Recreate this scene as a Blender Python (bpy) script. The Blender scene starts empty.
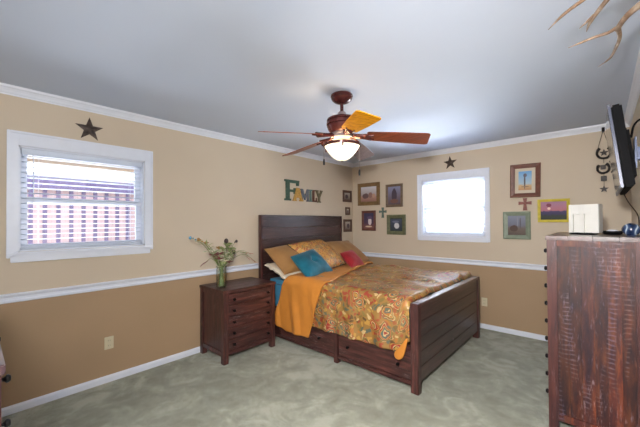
import bpy, bmesh, math, random
from mathutils import Vector, Matrix, noise, Euler
PI = math.pi
R = math.radians
SC = bpy.context.scene
COL = SC.collection
random.seed(7)

# ------------------------------------------------------------------ camera
cam_d = bpy.data.cameras.new('camera')
cam = bpy.data.objects.new('camera', cam_d)
COL.objects.link(cam)
_r = Vector((0.74425986, 0.66786851, -0.00537743))
_u = Vector((0.0113776, -0.00462796, 0.99992456))
_f = Vector((-0.66779324, 0.7442649, 0.01104315))
M = Matrix.Identity(4)
for i in range(3):
    M[i][0], M[i][1], M[i][2] = _r[i], _u[i], -_f[i]
M.translation = Vector((3.28858, -4.53461, 1.41296))
cam.matrix_world = M
cam_d.sensor_width = 36
cam_d.lens = 314.18 * 36 / 640
cam_d.shift_y = 4.966 / 640
cam_d.clip_start = 0.02
SC.camera = cam

# ------------------------------------------------------------------ world, lights, exposure
SC.view_settings.view_transform = 'Standard'
SC.view_settings.look = 'None'
SC.view_settings.gamma = 1
SC.view_settings.exposure = 0.32
W = bpy.data.worlds.new('sky')
SC.world = W
W.use_nodes = True
bg = W.node_tree.nodes['Background']
bg.inputs['Color'].default_value = (0.82, 0.90, 1.0, 1)
bg.inputs['Strength'].default_value = 6.0

def area(name, loc, target, size, power, color=(1, 1, 1), size_y=None, portal=False):
    d = bpy.data.lights.new(name, 'AREA')
    d.energy = power
    d.color = color
    d.size = size
    if size_y:
        d.shape = 'RECTANGLE'
        d.size_y = size_y
    o = bpy.data.objects.new(name, d)
    o.location = loc
    o.rotation_euler = (Vector(target) - Vector(loc)).to_track_quat('-Z', 'Y').to_euler()
    COL.objects.link(o)
    if portal:
        d.cycles.is_portal = True
    return o

# daylight through the two windows
area('portal_left_window', (-0.13, -3.85, 1.6), (1, -3.85, 1.6), 0.86, 1, size_y=0.78, portal=True)
area('portal_back_window', (1.72, 0.13, 1.61), (1.72, -1, 1.61), 0.86, 1, size_y=0.78, portal=True)
# sunlit sky beyond the back window, falling in on the bed
area('back_window_daylight', (1.6, 0.75, 2.1), (1.75, -1.2, 0.9), 1.0, 110, (0.93, 0.96, 1.0), size_y=0.7)
# lamp added low outside the back window, aimed up to brighten the ceiling
area('back_window_uplight', (1.85, 1.15, 0.70), (1.85, 0.0, 1.62), 1.5, 560, (0.90, 0.95, 1.0), size_y=0.9)
# another uplight added between the left window and the fence, also for the ceiling
area('left_window_uplight', (-2.1, -3.8, 0.35), (0.0, -3.85, 1.62), 1.8, 150, (0.90, 0.95, 1.0), size_y=0.9)
# photographer's flash, held above the camera
_d = bpy.data.lights.new('camera_flash', 'SPOT')
_d.energy = 300; _d.color = (1.0, 0.975, 0.96); _d.spot_size = R(132); _d.spot_blend = 1.0; _d.shadow_soft_size = 0.06
_o = bpy.data.objects.new('camera_flash', _d); COL.objects.link(_o); _o.location = (3.2, -4.6, 1.73)
_o.rotation_euler = (Vector((2.5, -0.5, 0.0)) - Vector(_o.location)).to_track_quat('-Z', 'Y').to_euler()
area('ceiling_fill', (1.9, -4.3, 0.45), (1.6, -1.6, 2.44), 1.6, 3, (0.86, 0.93, 1.0))  # weak upward fill lamp, added to lift the ceiling
area('left_wall_fill', (3.35, -4.8, 1.9), (0.0, -4.3, 0.9), 0.5, 40, (0.93, 0.96, 1.0))  # soft lamp added behind the camera to brighten the left wall

# ------------------------------------------------------------------ materials
def nt(name):
    m = bpy.data.materials.new(name)
    m.use_nodes = True
    n = m.node_tree
    return m, n, n.nodes['Principled BSDF']

def mixc(n, fac, a, b, blend='MIX'):
    x = n.nodes.new('ShaderNodeMix')
    x.data_type = 'RGBA'
    x.blend_type = blend
    for sock, v in ((x.inputs[0], fac), (x.inputs[6], a), (x.inputs[7], b)):
        if isinstance(v, bpy.types.NodeSocket):
            n.links.new(v, sock)
        elif isinstance(v, (int, float)):
            sock.default_value = v
        else:
            sock.default_value = (*v, 1) if len(v) == 3 else v
    return x.outputs[2]

def math_(n, op, a, b=None, c=None, clamp=False):
    x = n.nodes.new('ShaderNodeMath')
    x.operation = op
    x.use_clamp = clamp
    for i, v in enumerate((a, b, c)):
        if v is None:
            continue
        if isinstance(v, bpy.types.NodeSocket):
            n.links.new(v, x.inputs[i])
        else:
            x.inputs[i].default_value = v
    return x.outputs[0]

def coord(n, kind='Object', scale=(1, 1, 1), loc=(0, 0, 0), rot=(0, 0, 0)):
    t = n.nodes.new('ShaderNodeTexCoord')
    mp = n.nodes.new('ShaderNodeMapping')
    mp.inputs['Scale'].default_value = scale
    mp.inputs['Location'].default_value = loc
    mp.inputs['Rotation'].default_value = rot
    n.links.new(t.outputs[kind], mp.inputs['Vector'])
    return mp.outputs[0]

def noise_t(n, vec, scale, detail=4, rough=0.55, dist=0.0):
    x = n.nodes.new('ShaderNodeTexNoise')
    x.inputs['Scale'].default_value = scale
    x.inputs['Detail'].default_value = detail
    x.inputs['Roughness'].default_value = rough
    x.inputs['Distortion'].default_value = dist
    n.links.new(vec, x.inputs['Vector'])
    return x.outputs['Fac']

def ramp(n, fac, stops, interp='LINEAR'):
    x = n.nodes.new('ShaderNodeValToRGB')
    x.color_ramp.interpolation = interp
    e = x.color_ramp.elements
    while len(e) < len(stops):
        e.new(0.5)
    for i, (p, c) in enumerate(stops):
        e[i].position = p
        e[i].color = (*c, 1) if len(c) == 3 else c
    n.links.new(fac, x.inputs[0])
    return x.outputs[0]

def bump(n, b, height, strength=0.3, dist=0.01):
    x = n.nodes.new('ShaderNodeBump')
    x.inputs['Strength'].default_value = strength
    x.inputs['Distance'].default_value = dist
    n.links.new(height, x.inputs['Height'])
    n.links.new(x.outputs[0], b.inputs['Normal'])

def plain(name, col, rough=0.5, metal=0.0, var=0.08, scale=12, spec=0.5, bstr=0.0, bscale=60, **kw):
    m, n, b = nt(name)
    v = coord(n)
    f = noise_t(n, v, scale, 3)
    lo = tuple(max(0, c * (1 - var)) for c in col)
    hi = tuple(min(1, c * (1 + var)) for c in col)
    n.links.new(ramp(n, f, [(0.3, lo), (0.7, hi)]), b.inputs['Base Color'])
    b.inputs['Roughness'].default_value = rough
    b.inputs['Metallic'].default_value = metal
    b.inputs['Specular IOR Level'].default_value = spec
    if bstr:
        bump(n, b, noise_t(n, v, bscale, 3), bstr, 0.004)
    for k, val in kw.items():
        b.inputs[k].default_value = val
    return m

def wood(name, dark, mid, light, grain=(1, 1, 1), rough=0.4, scrape=0.5, scrape_col=(0.36, 0.28, 0.27), plankvar=0.5, saw=False, coat=0.0):
    """distressed planks; grain = axis scales (small along the grain)"""
    m, n, b = nt(name)
    g = n.nodes.new('ShaderNodeNewGeometry')
    isl = g.outputs['Random Per Island']
    v0 = coord(n, scale=grain)
    # shift the texture per plank
    cv = n.nodes.new('ShaderNodeCombineXYZ')
    s = math_(n, 'MULTIPLY', isl, 37.0)
    for i in range(3):
        n.links.new(s, cv.inputs[i])
    ad = n.nodes.new('ShaderNodeVectorMath')
    ad.operation = 'ADD'
    n.links.new(v0, ad.inputs[0])
    n.links.new(cv.outputs[0], ad.inputs[1])
    v = ad.outputs[0]
    f1 = noise_t(n, v, 3.2, 6, 0.62, 0.4)
    c = ramp(n, f1, [(0.3, dark), (0.5, mid), (0.72, light)])
    pv = math_(n, 'MULTIPLY_ADD', isl, plankvar, 1.0 - plankvar * 0.5)
    vv = n.nodes.new('ShaderNodeVectorMath')
    vv.operation = 'SCALE'
    n.links.new(c, vv.inputs[0])
    n.links.new(pv, vv.inputs['Scale'])
    c2 = vv.outputs[0]
    f2 = noise_t(n, v, 9.0, 5, 0.7, 0.2)
    f3 = noise_t(n, coord(n, scale=tuple(x ** 0.5 for x in grain)), 2.2, 2)
    sc = math_(n, 'MULTIPLY', ramp(n, f2, [(0.56, (0, 0, 0)), (0.68, (1, 1, 1))]), ramp(n, f3, [(0.42, (0, 0, 0)), (0.62, (1, 1, 1))]))
    sc = math_(n, 'MULTIPLY', sc, scrape)
    c3 = mixc(n, sc, c2, scrape_col)
    h = f1
    if saw:   # curved saw marks across the boards, only in patches
        w = n.nodes.new('ShaderNodeTexWave')
        w.wave_type = 'BANDS'
        w.bands_direction = 'Z'
        w.inputs['Scale'].default_value = 11
        w.inputs['Distortion'].default_value = 5.0
        w.inputs['Detail'].default_value = 3
        w.inputs['Detail Scale'].default_value = 1.0
        n.links.new(coord(n), w.inputs['Vector'])
        pm = ramp(n, noise_t(n, coord(n, scale=(13, 13, 1.3)), 1.1, 2.0), [(0.53, (0, 0, 0)), (0.68, (1, 1, 1))])
        k = math_(n, 'MULTIPLY', pm, ramp(n, w.outputs['Fac'], [(0.6, (0, 0, 0)), (0.95, (1, 1, 1))]))
        c3 = mixc(n, math_(n, 'MULTIPLY', k, 0.36), c3, scrape_col)
        tint = ramp(n, noise_t(n, coord(n, scale=(13, 13, 1.1), loc=(3, 1, 2)), 1.0, 3), [(.36, (.60, .60, .85)), (.5, (1, 1, 1)), (.64, (1.45, 1.0, .7))])
        c3 = mixc(n, 1.0, c3, tint, 'MULTIPLY')
    n.links.new(c3, b.inputs['Base Color'])
    n.links.new(math_(n, 'MULTIPLY_ADD', f2, 0.25, rough - 0.1), b.inputs['Roughness'])
    b.inputs['Coat Weight'].default_value = coat
    b.inputs['Coat Roughness'].default_value = .28
    bump(n, b, h, 0.35, 0.004)
    return m

MT = {}
MT['white'] = plain('white_trim_paint', (0.75, 0.78, 0.86), 0.35, var=0.02)
MT['wallplate'] = plain('cream_wall_plate', (0.62, 0.55, 0.38), 0.4, var=0.02)
MT['slot'] = plain('outlet_slots', (0.22, 0.22, 0.15), 0.5, var=0.02)
MT['black'] = plain('black_metal', (0.012, 0.011, 0.012), 0.3, 0.6, var=0.2)
MT['blackplastic'] = plain('black_plastic', (0.004, 0.004, 0.005), 0.7, var=0.2, spec=0.1)
MT['star'] = plain('rusted_brown_metal', (0.085, 0.060, 0.050), 0.45, 0.5, var=0.5, scale=25)
MT['iron'] = plain('dark_iron', (0.035, 0.03, 0.028), 0.5, 0.6, var=0.4, scale=40)

def wallmat():
    m, n, b = nt('two_tone_wall_paint')
    g = n.nodes.new('ShaderNodeNewGeometry')
    sp = n.nodes.new('ShaderNodeSeparateXYZ')
    n.links.new(g.outputs['Position'], sp.inputs[0])
    step = math_(n, 'GREATER_THAN', sp.outputs[2], 0.857)
    f = noise_t(n, g.outputs['Position'], 1.3, 2)
    up = ramp(n, f, [(0.3, (0.565, 0.470, 0.355)), (0.7, (0.60, 0.505, 0.385))])
    lo = ramp(n, f, [(0.3, (0.375, 0.255, 0.150)), (0.7, (0.405, 0.275, 0.165))])
    n.links.new(mixc(n, step, lo, up), b.inputs['Base Color'])
    b.inputs['Roughness'].default_value = 0.6
    b.inputs['Specular IOR Level'].default_value = 0.35
    bump(n, b, noise_t(n, g.outputs['Position'], 120, 2), 0.12, 0.002)
    return m
MT['wall'] = wallmat()
MT['ceiling'] = plain('ceiling_paint', (0.56, 0.625, 0.75), 0.75, var=0.012, scale=1.5, bstr=0.08, bscale=90)

def carpet():
    m, n, b = nt('sage_carpet')
    v = coord(n)
    f1 = noise_t(n, v, 1.6, 3, 0.6, 0.6)
    f2 = noise_t(n, v, 9, 4, 0.7)
    f3 = noise_t(n, v, 260, 2, 0.6)
    f4 = noise_t(n, coord(n, scale=(1, 1, 1), rot=(0, 0, .6)), 4.2, 4, 0.6, 1.2)
    f = math_(n, 'ADD', math_(n, 'ADD', math_(n, 'MULTIPLY', f1, 0.35), math_(n, 'MULTIPLY', f4, 0.40)), math_(n, 'MULTIPLY', f2, 0.25))
    c = ramp(n, f, [(0.40, (0.165, 0.168, 0.108)), (0.5, (0.285, 0.292, 0.212)), (0.58, (0.46, 0.465, 0.365))])
    c = mixc(n, 0.35, c, ramp(n, f3, [(0.3, (0.16, 0.17, 0.12)), (0.7, (0.46, 0.47, 0.37))]))
    n.links.new(c, b.inputs['Base Color'])
    b.inputs['Roughness'].default_value = 0.95
    b.inputs['Specular IOR Level'].default_value = 0.1
    b.inputs['Sheen Weight'].default_value = 0.25
    h = math_(n, 'ADD', math_(n, 'MULTIPLY', f2, 1.4), math_(n, 'MULTIPLY', f3, 0.8))
    bump(n, b, h, 0.7, 0.012)
    return m
MT['carpet'] = carpet()

DK, MD, LT = (0.014, 0.006, 0.006), (0.048, 0.015, 0.013), (0.12, 0.038, 0.030)
MT['wood_x'] = wood('dark_red_wood_along_x', DK, MD, LT, (1.2, 14, 14), 0.38, 0.55, coat=0.15)
MT['wood_y'] = wood('dark_red_wood_along_y', DK, MD, LT, (14, 1.2, 14), 0.38, 0.55, coat=0.15)
MT['wood_z'] = wood('dark_red_wood_along_z', DK, MD, LT, (14, 14, 1.2), 0.38, 0.45, coat=0.15)
MT['bed_y'] = wood('dark_bed_wood_along_y', (0.018, 0.009, 0.008), (0.040, 0.018, 0.015), (0.092, 0.042, 0.035), (16, 1.0, 16), 0.36, 0.5, (0.26, 0.19, 0.19), plankvar=0.5, coat=0.35)
MT['chest_side'] = wood('rough_sawn_red_planks', (0.016, 0.007, 0.014), (0.062, 0.016, 0.012), (0.16, 0.045, 0.016), (9, 9, 1.7), 0.5, 0.6, (0.32, 0.25, 0.29), plankvar=0.7, saw=True)
MT['chest_post'] = wood('rough_red_post', (0.026, 0.011, 0.014), (0.068, 0.020, 0.018), (0.10, 0.032, 0.026), (12, 12, 1), 0.42, 0.55, (0.33, 0.22, 0.26))
MT['chest_top'] = wood('worn_top_boards', (0.12, 0.075, 0.065), (0.20, 0.14, 0.12), (0.30, 0.23, 0.20), (1.2, 12, 12), 0.3, 0.6, (0.5, 0.45, 0.42), coat=0.4)
MT['dark_top'] = wood('polished_dark_top', (0.03, 0.014, 0.018), (0.06, 0.03, 0.035), (0.10, 0.05, 0.05), (1.2, 12, 12), 0.3, 0.2, coat=0.8)
MT['bed_cap'] = wood('polished_bed_cap', (0.04, 0.02, 0.02), (0.08, 0.04, 0.038), (0.13, 0.07, 0.065), (16, 1.0, 16), 0.22, 0.5, (0.4, 0.36, 0.38), coat=1.0)
MT['chest_cap'] = wood('worn_red_top_boards', (0.03, 0.013, 0.014), (0.07, 0.028, 0.026), (0.12, 0.055, 0.05), (1.2, 12, 12), 0.3, 0.25, (0.30, 0.22, 0.21), coat=0.5)
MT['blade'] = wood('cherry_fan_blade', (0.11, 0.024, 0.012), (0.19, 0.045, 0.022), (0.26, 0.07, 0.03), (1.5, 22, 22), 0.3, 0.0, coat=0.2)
MT['blade_lamplit'] = wood('lamplit_fan_blade', (0.40, 0.13, 0.0), (0.68, 0.27, 0.0), (0.82, 0.38, 0.0), (1.5, 22, 22), 0.6, 0.0, coat=0.0)  # lamp glow on one blade, painted into its wood colour
MT['blade_lamplit'].node_tree.nodes['Principled BSDF'].inputs['Specular IOR Level'].default_value = 0.1
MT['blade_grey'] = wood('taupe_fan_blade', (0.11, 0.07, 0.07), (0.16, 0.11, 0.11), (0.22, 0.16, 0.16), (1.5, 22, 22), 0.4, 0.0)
MT['bronze'] = plain('dark_red_bronze', (0.075, 0.018, 0.016), 0.25, 0.35, var=0.35, scale=18)
MT['pewter'] = plain('pewter', (0.30, 0.26, 0.27), 0.35, 0.7, var=0.1)

def glass(name, tint=(1, 1, 1), gl=0.06):
    m = bpy.data.materials.new(name)
    m.use_nodes = True
    n = m.node_tree
    n.nodes.clear()
    o = n.nodes.new('ShaderNodeOutputMaterial')
    t = n.nodes.new('ShaderNodeBsdfTransparent')
    t.inputs[0].default_value = (*tint, 1)
    g = n.nodes.new('ShaderNodeBsdfGlossy')
    g.inputs['Roughness'].default_value = 0.03
    lw = n.nodes.new('ShaderNodeLayerWeight')
    lw.inputs[0].default_value = 0.35
    mx = n.nodes.new('ShaderNodeMixShader')
    n.links.new(math_(n, 'MULTIPLY_ADD', lw.outputs['Fresnel'], 0.5, gl), mx.inputs[0])
    n.links.new(t.outputs[0], mx.inputs[1])
    n.links.new(g.outputs[0], mx.inputs[2])
    n.links.new(mx.outputs[0], o.inputs[0])
    return m
MT['glass'] = glass('window_glass', (0.97, 0.98, 1.0))
MT['vase'] = glass('clear_vase_glass', (0.96, 0.99, 0.95), 0.03)
MT['water'] = glass('vase_water', (0.93, 0.97, 0.88), 0.03)

# ------------------------------------------------------------------ mesh helpers
def NB():
    return bmesh.new()

def box(bm, a, b, bev=0.0):
    a = Vector(a); b = Vector(b)
    lo = Vector(map(min, a, b)); hi = Vector(map(max, a, b))
    g = bmesh.ops.create_cube(bm, size=1.0, matrix=Matrix.Translation((lo + hi) / 2) @ Matrix.Diagonal((*(hi - lo), 1)))
    if bev:
        vs = set(g['verts'])
        es = [e for e in bm.edges if e.verts[0] in vs and e.verts[1] in vs]
        bmesh.ops.bevel(bm, geom=es, offset=bev, segments=2, affect='EDGES', clamp_overlap=True)

def obox(bm, mat, size, bev=0.0):
    g = bmesh.ops.create_cube(bm, size=1.0, matrix=mat @ Matrix.Diagonal((*size, 1)))
    if bev:
        vs = set(g['verts'])
        es = [e for e in bm.edges if e.verts[0] in vs and e.verts[1] in vs]
        bmesh.ops.bevel(bm, geom=es, offset=bev, segments=2, affect='EDGES', clamp_overlap=True)

def lathe(bm, prof, c=(0, 0, 0), seg=28, axis=(0, 0, 1)):
    q = Vector((0, 0, 1)).rotation_difference(Vector(axis).normalized())
    c = Vector(c)
    rings = []
    for (r, z) in prof:
        if r < 1e-5:
            rings.append([bm.verts.new(c + q @ Vector((0, 0, z)))])
        else:
            rings.append([bm.verts.new(c + q @ Vector((r * math.cos(2 * PI * i / seg), r * math.sin(2 * PI * i / seg), z))) for i in range(seg)])
    for A, B in zip(rings, rings[1:]):
        for i in range(seg):
            j = (i + 1) % seg
            vs = []
            for v in ((A[i % len(A)]), (A[j % len(A)]), (B[j % len(B)]), (B[i % len(B)])):
                if v not in vs:
                    vs.append(v)
            if len(vs) > 2:
                bm.faces.new(vs)

def catmull(pts, n=6):
    P = [Vector(p) for p in pts]
    if len(P) < 3:
        return [P[0].lerp(P[-1], t / n) for t in range(n + 1)]
    Q = [2 * P[0] - P[1]] + P + [2 * P[-1] - P[-2]]
    out = []
    for i in range(1, len(Q) - 2):
        a, b, c, d = Q[i - 1:i + 3]
        for k in range(n):
            t = k / n
            out.append(0.5 * ((2 * b) + (c - a) * t + (2 * a - 5 * b + 4 * c - d) * t * t + (3 * b - a - 3 * c + d) * t ** 3))
    out.append(P[-1])
    return out

def tube(bm, pts, rad, seg=8, smooth=0, flat=1.0):
    if smooth:
        n = len(pts)
        P = catmull(pts, smooth)
        if isinstance(rad, (list, tuple)):
            Rr = []
            for i in range(len(P)):
                t = i / smooth
                k = min(int(t), n - 2)
                Rr.append(rad[k] + (rad[k + 1] - rad[k]) * (t - k))
        else:
            Rr = [rad] * len(P)
    else:
        P = [Vector(p) for p in pts]
        Rr = list(rad) if isinstance(rad, (list, tuple)) else [rad] * len(P)
    rings = []
    up = None
    for i, p in enumerate(P):
        t = (P[min(i + 1, len(P) - 1)] - P[max(i - 1, 0)]).normalized()
        if up is None:
            up = t.orthogonal().normalized()
        up = (up - t * up.dot(t)).normalized()
        s = t.cross(up)
        rings.append([bm.verts.new(p + (up * math.cos(2 * PI * k / seg) + s * flat * math.sin(2 * PI * k / seg)) * max(Rr[i], 1e-4)) for k in range(seg)])
    for A, B in zip(rings, rings[1:]):
        for k in range(seg):
            bm.faces.new((A[k], A[(k + 1) % seg], B[(k + 1) % seg], B[k]))
    bm.faces.new(rings[0][::-1])
    bm.faces.new(rings[-1])

def prism(bm, poly, to3, d0, d1):
    """extrude 2-D polygon poly; to3(u,v,d)->Vector"""
    A = [bm.verts.new(to3(u, v, d0)) for u, v in poly]
    B = [bm.verts.new(to3(u, v, d1)) for u, v in poly]
    bm.faces.new(A[::-1]); bm.faces.new(B)
    n = len(poly)
    for i in range(n):
        bm.faces.new((A[i], A[(i + 1) % n], B[(i + 1) % n], B[i]))

def link(name, bm, mat, parent=None, smooth=False, local=False):
    bmesh.ops.recalc_face_normals(bm, faces=bm.faces[:])
    me = bpy.data.meshes.new(name)
    if parent is None or not local:
        if parent is None:
            xs = [v.co for v in bm.verts]
            lo = Vector((min(v.x for v in xs), min(v.y for v in xs), min(v.z for v in xs)))
            hi = Vector((max(v.x for v in xs), max(v.y for v in xs), max(v.z for v in xs)))
            org = Vector(((lo.x + hi.x) / 2, (lo.y + hi.y) / 2, lo.z))
        else:
            org = Vector((0, 0, 0))
            q = parent
            while q is not None:
                org += q.location
                q = q.parent
        bmesh.ops.translate(bm, verts=bm.verts[:], vec=-org)
    else:
        org = None
    if smooth:
        for f in bm.faces:
            f.smooth = True
    bm.to_mesh(me)
    bm.free()
    me.materials.append(mat)
    if smooth:
        try:
            me.set_sharp_from_angle(angle=R(40))
        except Exception:
            pass
    o = bpy.data.objects.new(name, me)
    COL.objects.link(o)
    if parent is not None:
        o.parent = parent
    else:
        o.location = org
    return o

def tag(o, label=None, cat=None, group=None, kind=None):
    if label: o['label'] = label
    if cat: o['category'] = cat
    if group: o['group'] = group
    if kind: o['kind'] = kind
    return o

def thing(name, label, cat, loc=(0, 0, 0), rotz=0.0, group=None):
    o = bpy.data.objects.new(name, None)
    o.empty_display_size = 0.05
    COL.objects.link(o)
    o.location = loc
    o.rotation_euler = (0, 0, rotz)
    return tag(o, label, cat, group)

def struct(name, bm, mat, smooth=False):
    return tag(link(name, bm, mat, None, smooth), kind='structure')

def copy_tree(o, parent=None):
    c = o.copy()
    COL.objects.link(c)
    if parent is not None:
        c.parent = parent
    for ch in [x for x in COL.objects if x.parent == o]:
        copy_tree(ch, c)
    return c

# ------------------------------------------------------------------ room shell
WX, FY, H = 3.515, -4.98, 2.44       # right wall, front wall, ceiling height
TH = 0.12
LW = (-4.291, -3.41, 1.198, 2.005)   # left window opening  y0 y1 z0 z1
BW = (1.283, 2.152, 1.208, 2.012)    # back window opening  x0 x1 z0 z1
bm = NB(); box(bm, (-TH, FY - TH, -0.1), (WX + TH, TH, 0)); struct('floor', bm, MT['carpet'])
bm = NB(); box(bm, (-TH, FY - TH, H), (WX + TH, TH, H + 0.1)); struct('ceiling', bm, MT['ceiling'])
bm = NB()
box(bm, (-TH, FY - TH, 0), (0, LW[0], H)); box(bm, (-TH, LW[1], 0), (0, TH, H))
box(bm, (-TH, LW[0], 0), (0, LW[1], LW[2])); box(bm, (-TH, LW[0], LW[3]), (0, LW[1], H))
struct('wall_left', bm, MT['wall'])
bm = NB()
box(bm, (0, 0, 0), (BW[0], TH, H)); box(bm, (BW[1], 0, 0), (WX, TH, H))
box(bm, (BW[0], 0, 0), (BW[1], TH, BW[2])); box(bm, (BW[0], 0, BW[3]), (BW[1], TH, H))
struct('wall_back', bm, MT['wall'])
bm = NB(); box(bm, (WX, FY - TH, 0), (WX + TH, TH, H)); struct('wall_right', bm, MT['wall'])
bm = NB(); box(bm, (0, FY - TH, 0), (WX, FY, H)); struct('wall_front', bm, MT['wall'])

RAIL = [(0, 0.823), (0.010, 0.823), (0.014, 0.830), (0.014, 0.842), (0.008, 0.848), (0.008, 0.864), (0.016, 0.870), (0.022, 0.880), (0.022, 0.888), (0.016, 0.892), (0, 0.892)]
CROWN = [(0, H - 0.066), (0.006, H - 0.066), (0.008, H - 0.056), (0.014, H - 0.052), (0.022, H - 0.036), (0.033, H - 0.022), (0.042, H - 0.016), (0.044, H - 0.006), (0.048, H), (0, H)]
BASE = [(0, 0), (0.015, 0), (0.015, 0.046), (0.010, 0.054), (0.006, 0.060), (0, 0.060)]
sides = {
    'left': (lambda u, v, d: Vector((u, d, v)), FY, 0),
    'back': (lambda u, v, d: Vector((d, -u, v)), 0, WX),
    'right': (lambda u, v, d: Vector((WX - u, d, v)), FY, 0),
    'front': (lambda u, v, d: Vector((d, FY + u, v)), 0, WX),
}
k = 0
for s, (fn, a, b) in sides.items():
    bm = NB(); prism(bm, BASE, fn, a, b); struct('baseboard_' + s, bm, MT['white'])
for s, (fn, a, b) in sides.items():
    k += 1
    bm = NB(); prism(bm, CROWN, fn, a, b); struct('trim_%d' % k, bm, MT['white'])
for s, (fn, a, b) in sides.items():
    k += 1
    bm = NB(); prism(bm, RAIL, fn, a, b); struct('trim_%d' % k, bm, MT['white'])

# windows: to3(u along wall, depth into room, z)
def window(name, to, u0, u1, z0, z1, c0, c1, ztop, zbot):
    root = bpy.data.objects.new(name, None); COL.objects.link(root)
    root.location = to((u0 + u1) / 2, 0, z0); root['kind'] = 'structure'
    def bx(bm, ua, ub, da, db, za, zb, bev=0.0):
        box(bm, to(ua, da, za), to(ub, db, zb), bev)
    bm = NB()     # casing with stepped moulding
    bx(bm, c0, u0, 0, .018, zbot, ztop, .003); bx(bm, u1, c1, 0, .018, zbot, ztop, .003)
    bx(bm, u0, u1, 0, .018, z1, ztop, .003)
    bx(bm, c0, c0 + .018, .018, .028, zbot, ztop, .003); bx(bm, c1 - .018, c1, .018, .028, zbot, ztop, .003)
    bx(bm, c0 + .018, c1 - .018, .018, .028, ztop - .018, ztop, .003)
    link('casing', bm, MT['white'], root)
    bm = NB()
    bx(bm, u0, u1, -.03, 0, z0 - .022, z0, .002); bx(bm, c0, c1, .0, .034, z0 - .026, z0 - .002, .004)
    link('sill', bm, MT['white'], root)
    bm = NB()
    bx(bm, c0 + .022, c1 - .022, 0, .022, z0 - .078, z0 - .026, .004)
    link('apron', bm, MT['white'], root)
    bm = NB()     # jamb liner
    for (a, b2, c, d) in ((u0, u0 + .012, z0, z1), (u1 - .012, u1, z0, z1), (u0, u1, z1 - .012, z1), (u0, u1, z0, z0 + .012)):
        bx(bm, a, b2, -.115, -.001, c, d)
    link('jamb', bm, MT['white'], root)
    zm = (z0 + z1) / 2
    def sash(nm, za, zb, d):
        bm = NB(); w = .045
        bx(bm, u0 + .012, u0 + .012 + w, d - .028, d, za, zb, .003); bx(bm, u1 - .012 - w, u1 - .012, d - .028, d, za, zb, .003)
        bx(bm, u0 + .012 + w, u1 - .012 - w, d - .028, d, za, za + .04, .003); bx(bm, u0 + .012 + w, u1 - .012 - w, d - .028, d, zb - .04, zb, .003)
        s = link(nm, bm, MT['white'], root)
        bm = NB(); bx(bm, u0 + .05, u1 - .05, d - .017, d - .012, za + .035, zb - .035)
        link('glass_pane', bm, MT['glass'], s)
    sash('sash', zm - .02, z1 - .012, -.080)
    sash('sash', z0 + .012, zm + .02, -.050)
    return root
window('window_1', lambda u, d, z: Vector((d, u, z)), LW[0], LW[1], LW[2], LW[3], -4.355, -3.34, 2.112, 1.155)
window('window_2', lambda u, d, z: Vector((u, -d, z)), BW[0], BW[1], BW[2], BW[3], 1.217, 2.204, 2.112, 1.135)

MT['slat'] = plain('white_blind_slats', (0.74, 0.79, 0.88), 0.4, var=0.01)
_n = MT['slat'].node_tree
_t = _n.nodes.new('ShaderNodeBsdfTranslucent'); _t.inputs[0].default_value = (.85, .87, .9, 1)
_m = _n.nodes.new('ShaderNodeMixShader'); _m.inputs[0].default_value = .35
_n.links.new(_n.nodes['Principled BSDF'].outputs[0], _m.inputs[1]); _n.links.new(_t.outputs[0], _m.inputs[2])
_n.links.new(_m.outputs[0], _n.nodes['Material Output'].inputs[0])
def blind(label, to, u0, u1, z0, z1, tilt, n, group):
    root = thing('window_blind', label, 'window blind', to((u0 + u1) / 2, -.022, z0))
    def bx(bm, ua, ub, da, db, za, zb, bev=0.0):
        box(bm, to(ua, da, za), to(ub, db, zb), bev)
    bm = NB(); bx(bm, u0, u1, -.045, -.003, z1 - .045, z1, .004); link('headrail', bm, MT['slat'], root)
    bm = NB(); bx(bm, u0, u1, -.042, -.006, z0, z0 + .018, .005); link('bottom_rail', bm, MT['slat'], root)
    top, bot = z1 - .062, z0 + .038
    for i in range(n):
        z = top + (bot - top) * i / (n - 1)
        bm = NB()
        prof = [(-.021, -.0012), (0, .0018), (.021, -.0012), (.021, .0003), (0, .0033), (-.021, .0003)]
        ct, st = math.cos(tilt), math.sin(tilt)
        prism(bm, [(a * ct - b * st, a * st + b * ct) for a, b in prof], lambda u, v, d: to(d, -.024 + u, z + v), u0 + .004, u1 - .004)
        link('slat', bm, MT['slat'], root)
    for q in (.12, .88):
        u = u0 + (u1 - u0) * q
        bm = NB()
        tube(bm, [to(u, -.0005, z0 + .01), to(u, -.0005, z1 - .04)], .0009, 5); tube(bm, [to(u, -.0465, z0 + .01), to(u, -.0465, z1 - .04)], .0009, 5)
        link('ladder_cord', bm, MT['slat'], root)
    bm = NB(); tube(bm, [to(u0 + .07, .002, z1 - .04), to(u0 + .07, .004, z1 - .42)], .0035, 6); link('tilt_wand', bm, MT['slat'], root)
    return root
blind('white horizontal slat blind over the window that looks out on a wooden fence', lambda u, d, z: Vector((d, u, z)), LW[0] + .016, LW[1] - .016, LW[2] + .014, LW[3] - .014, R(6), 18, None)
blind('white horizontal slat blind glowing in the bright window near the bed foot', lambda u, d, z: Vector((u, -d, z)), BW[0] + .016, BW[1] - .016, BW[2] + .014, BW[3] - .014, R(14), 18, None)

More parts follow.
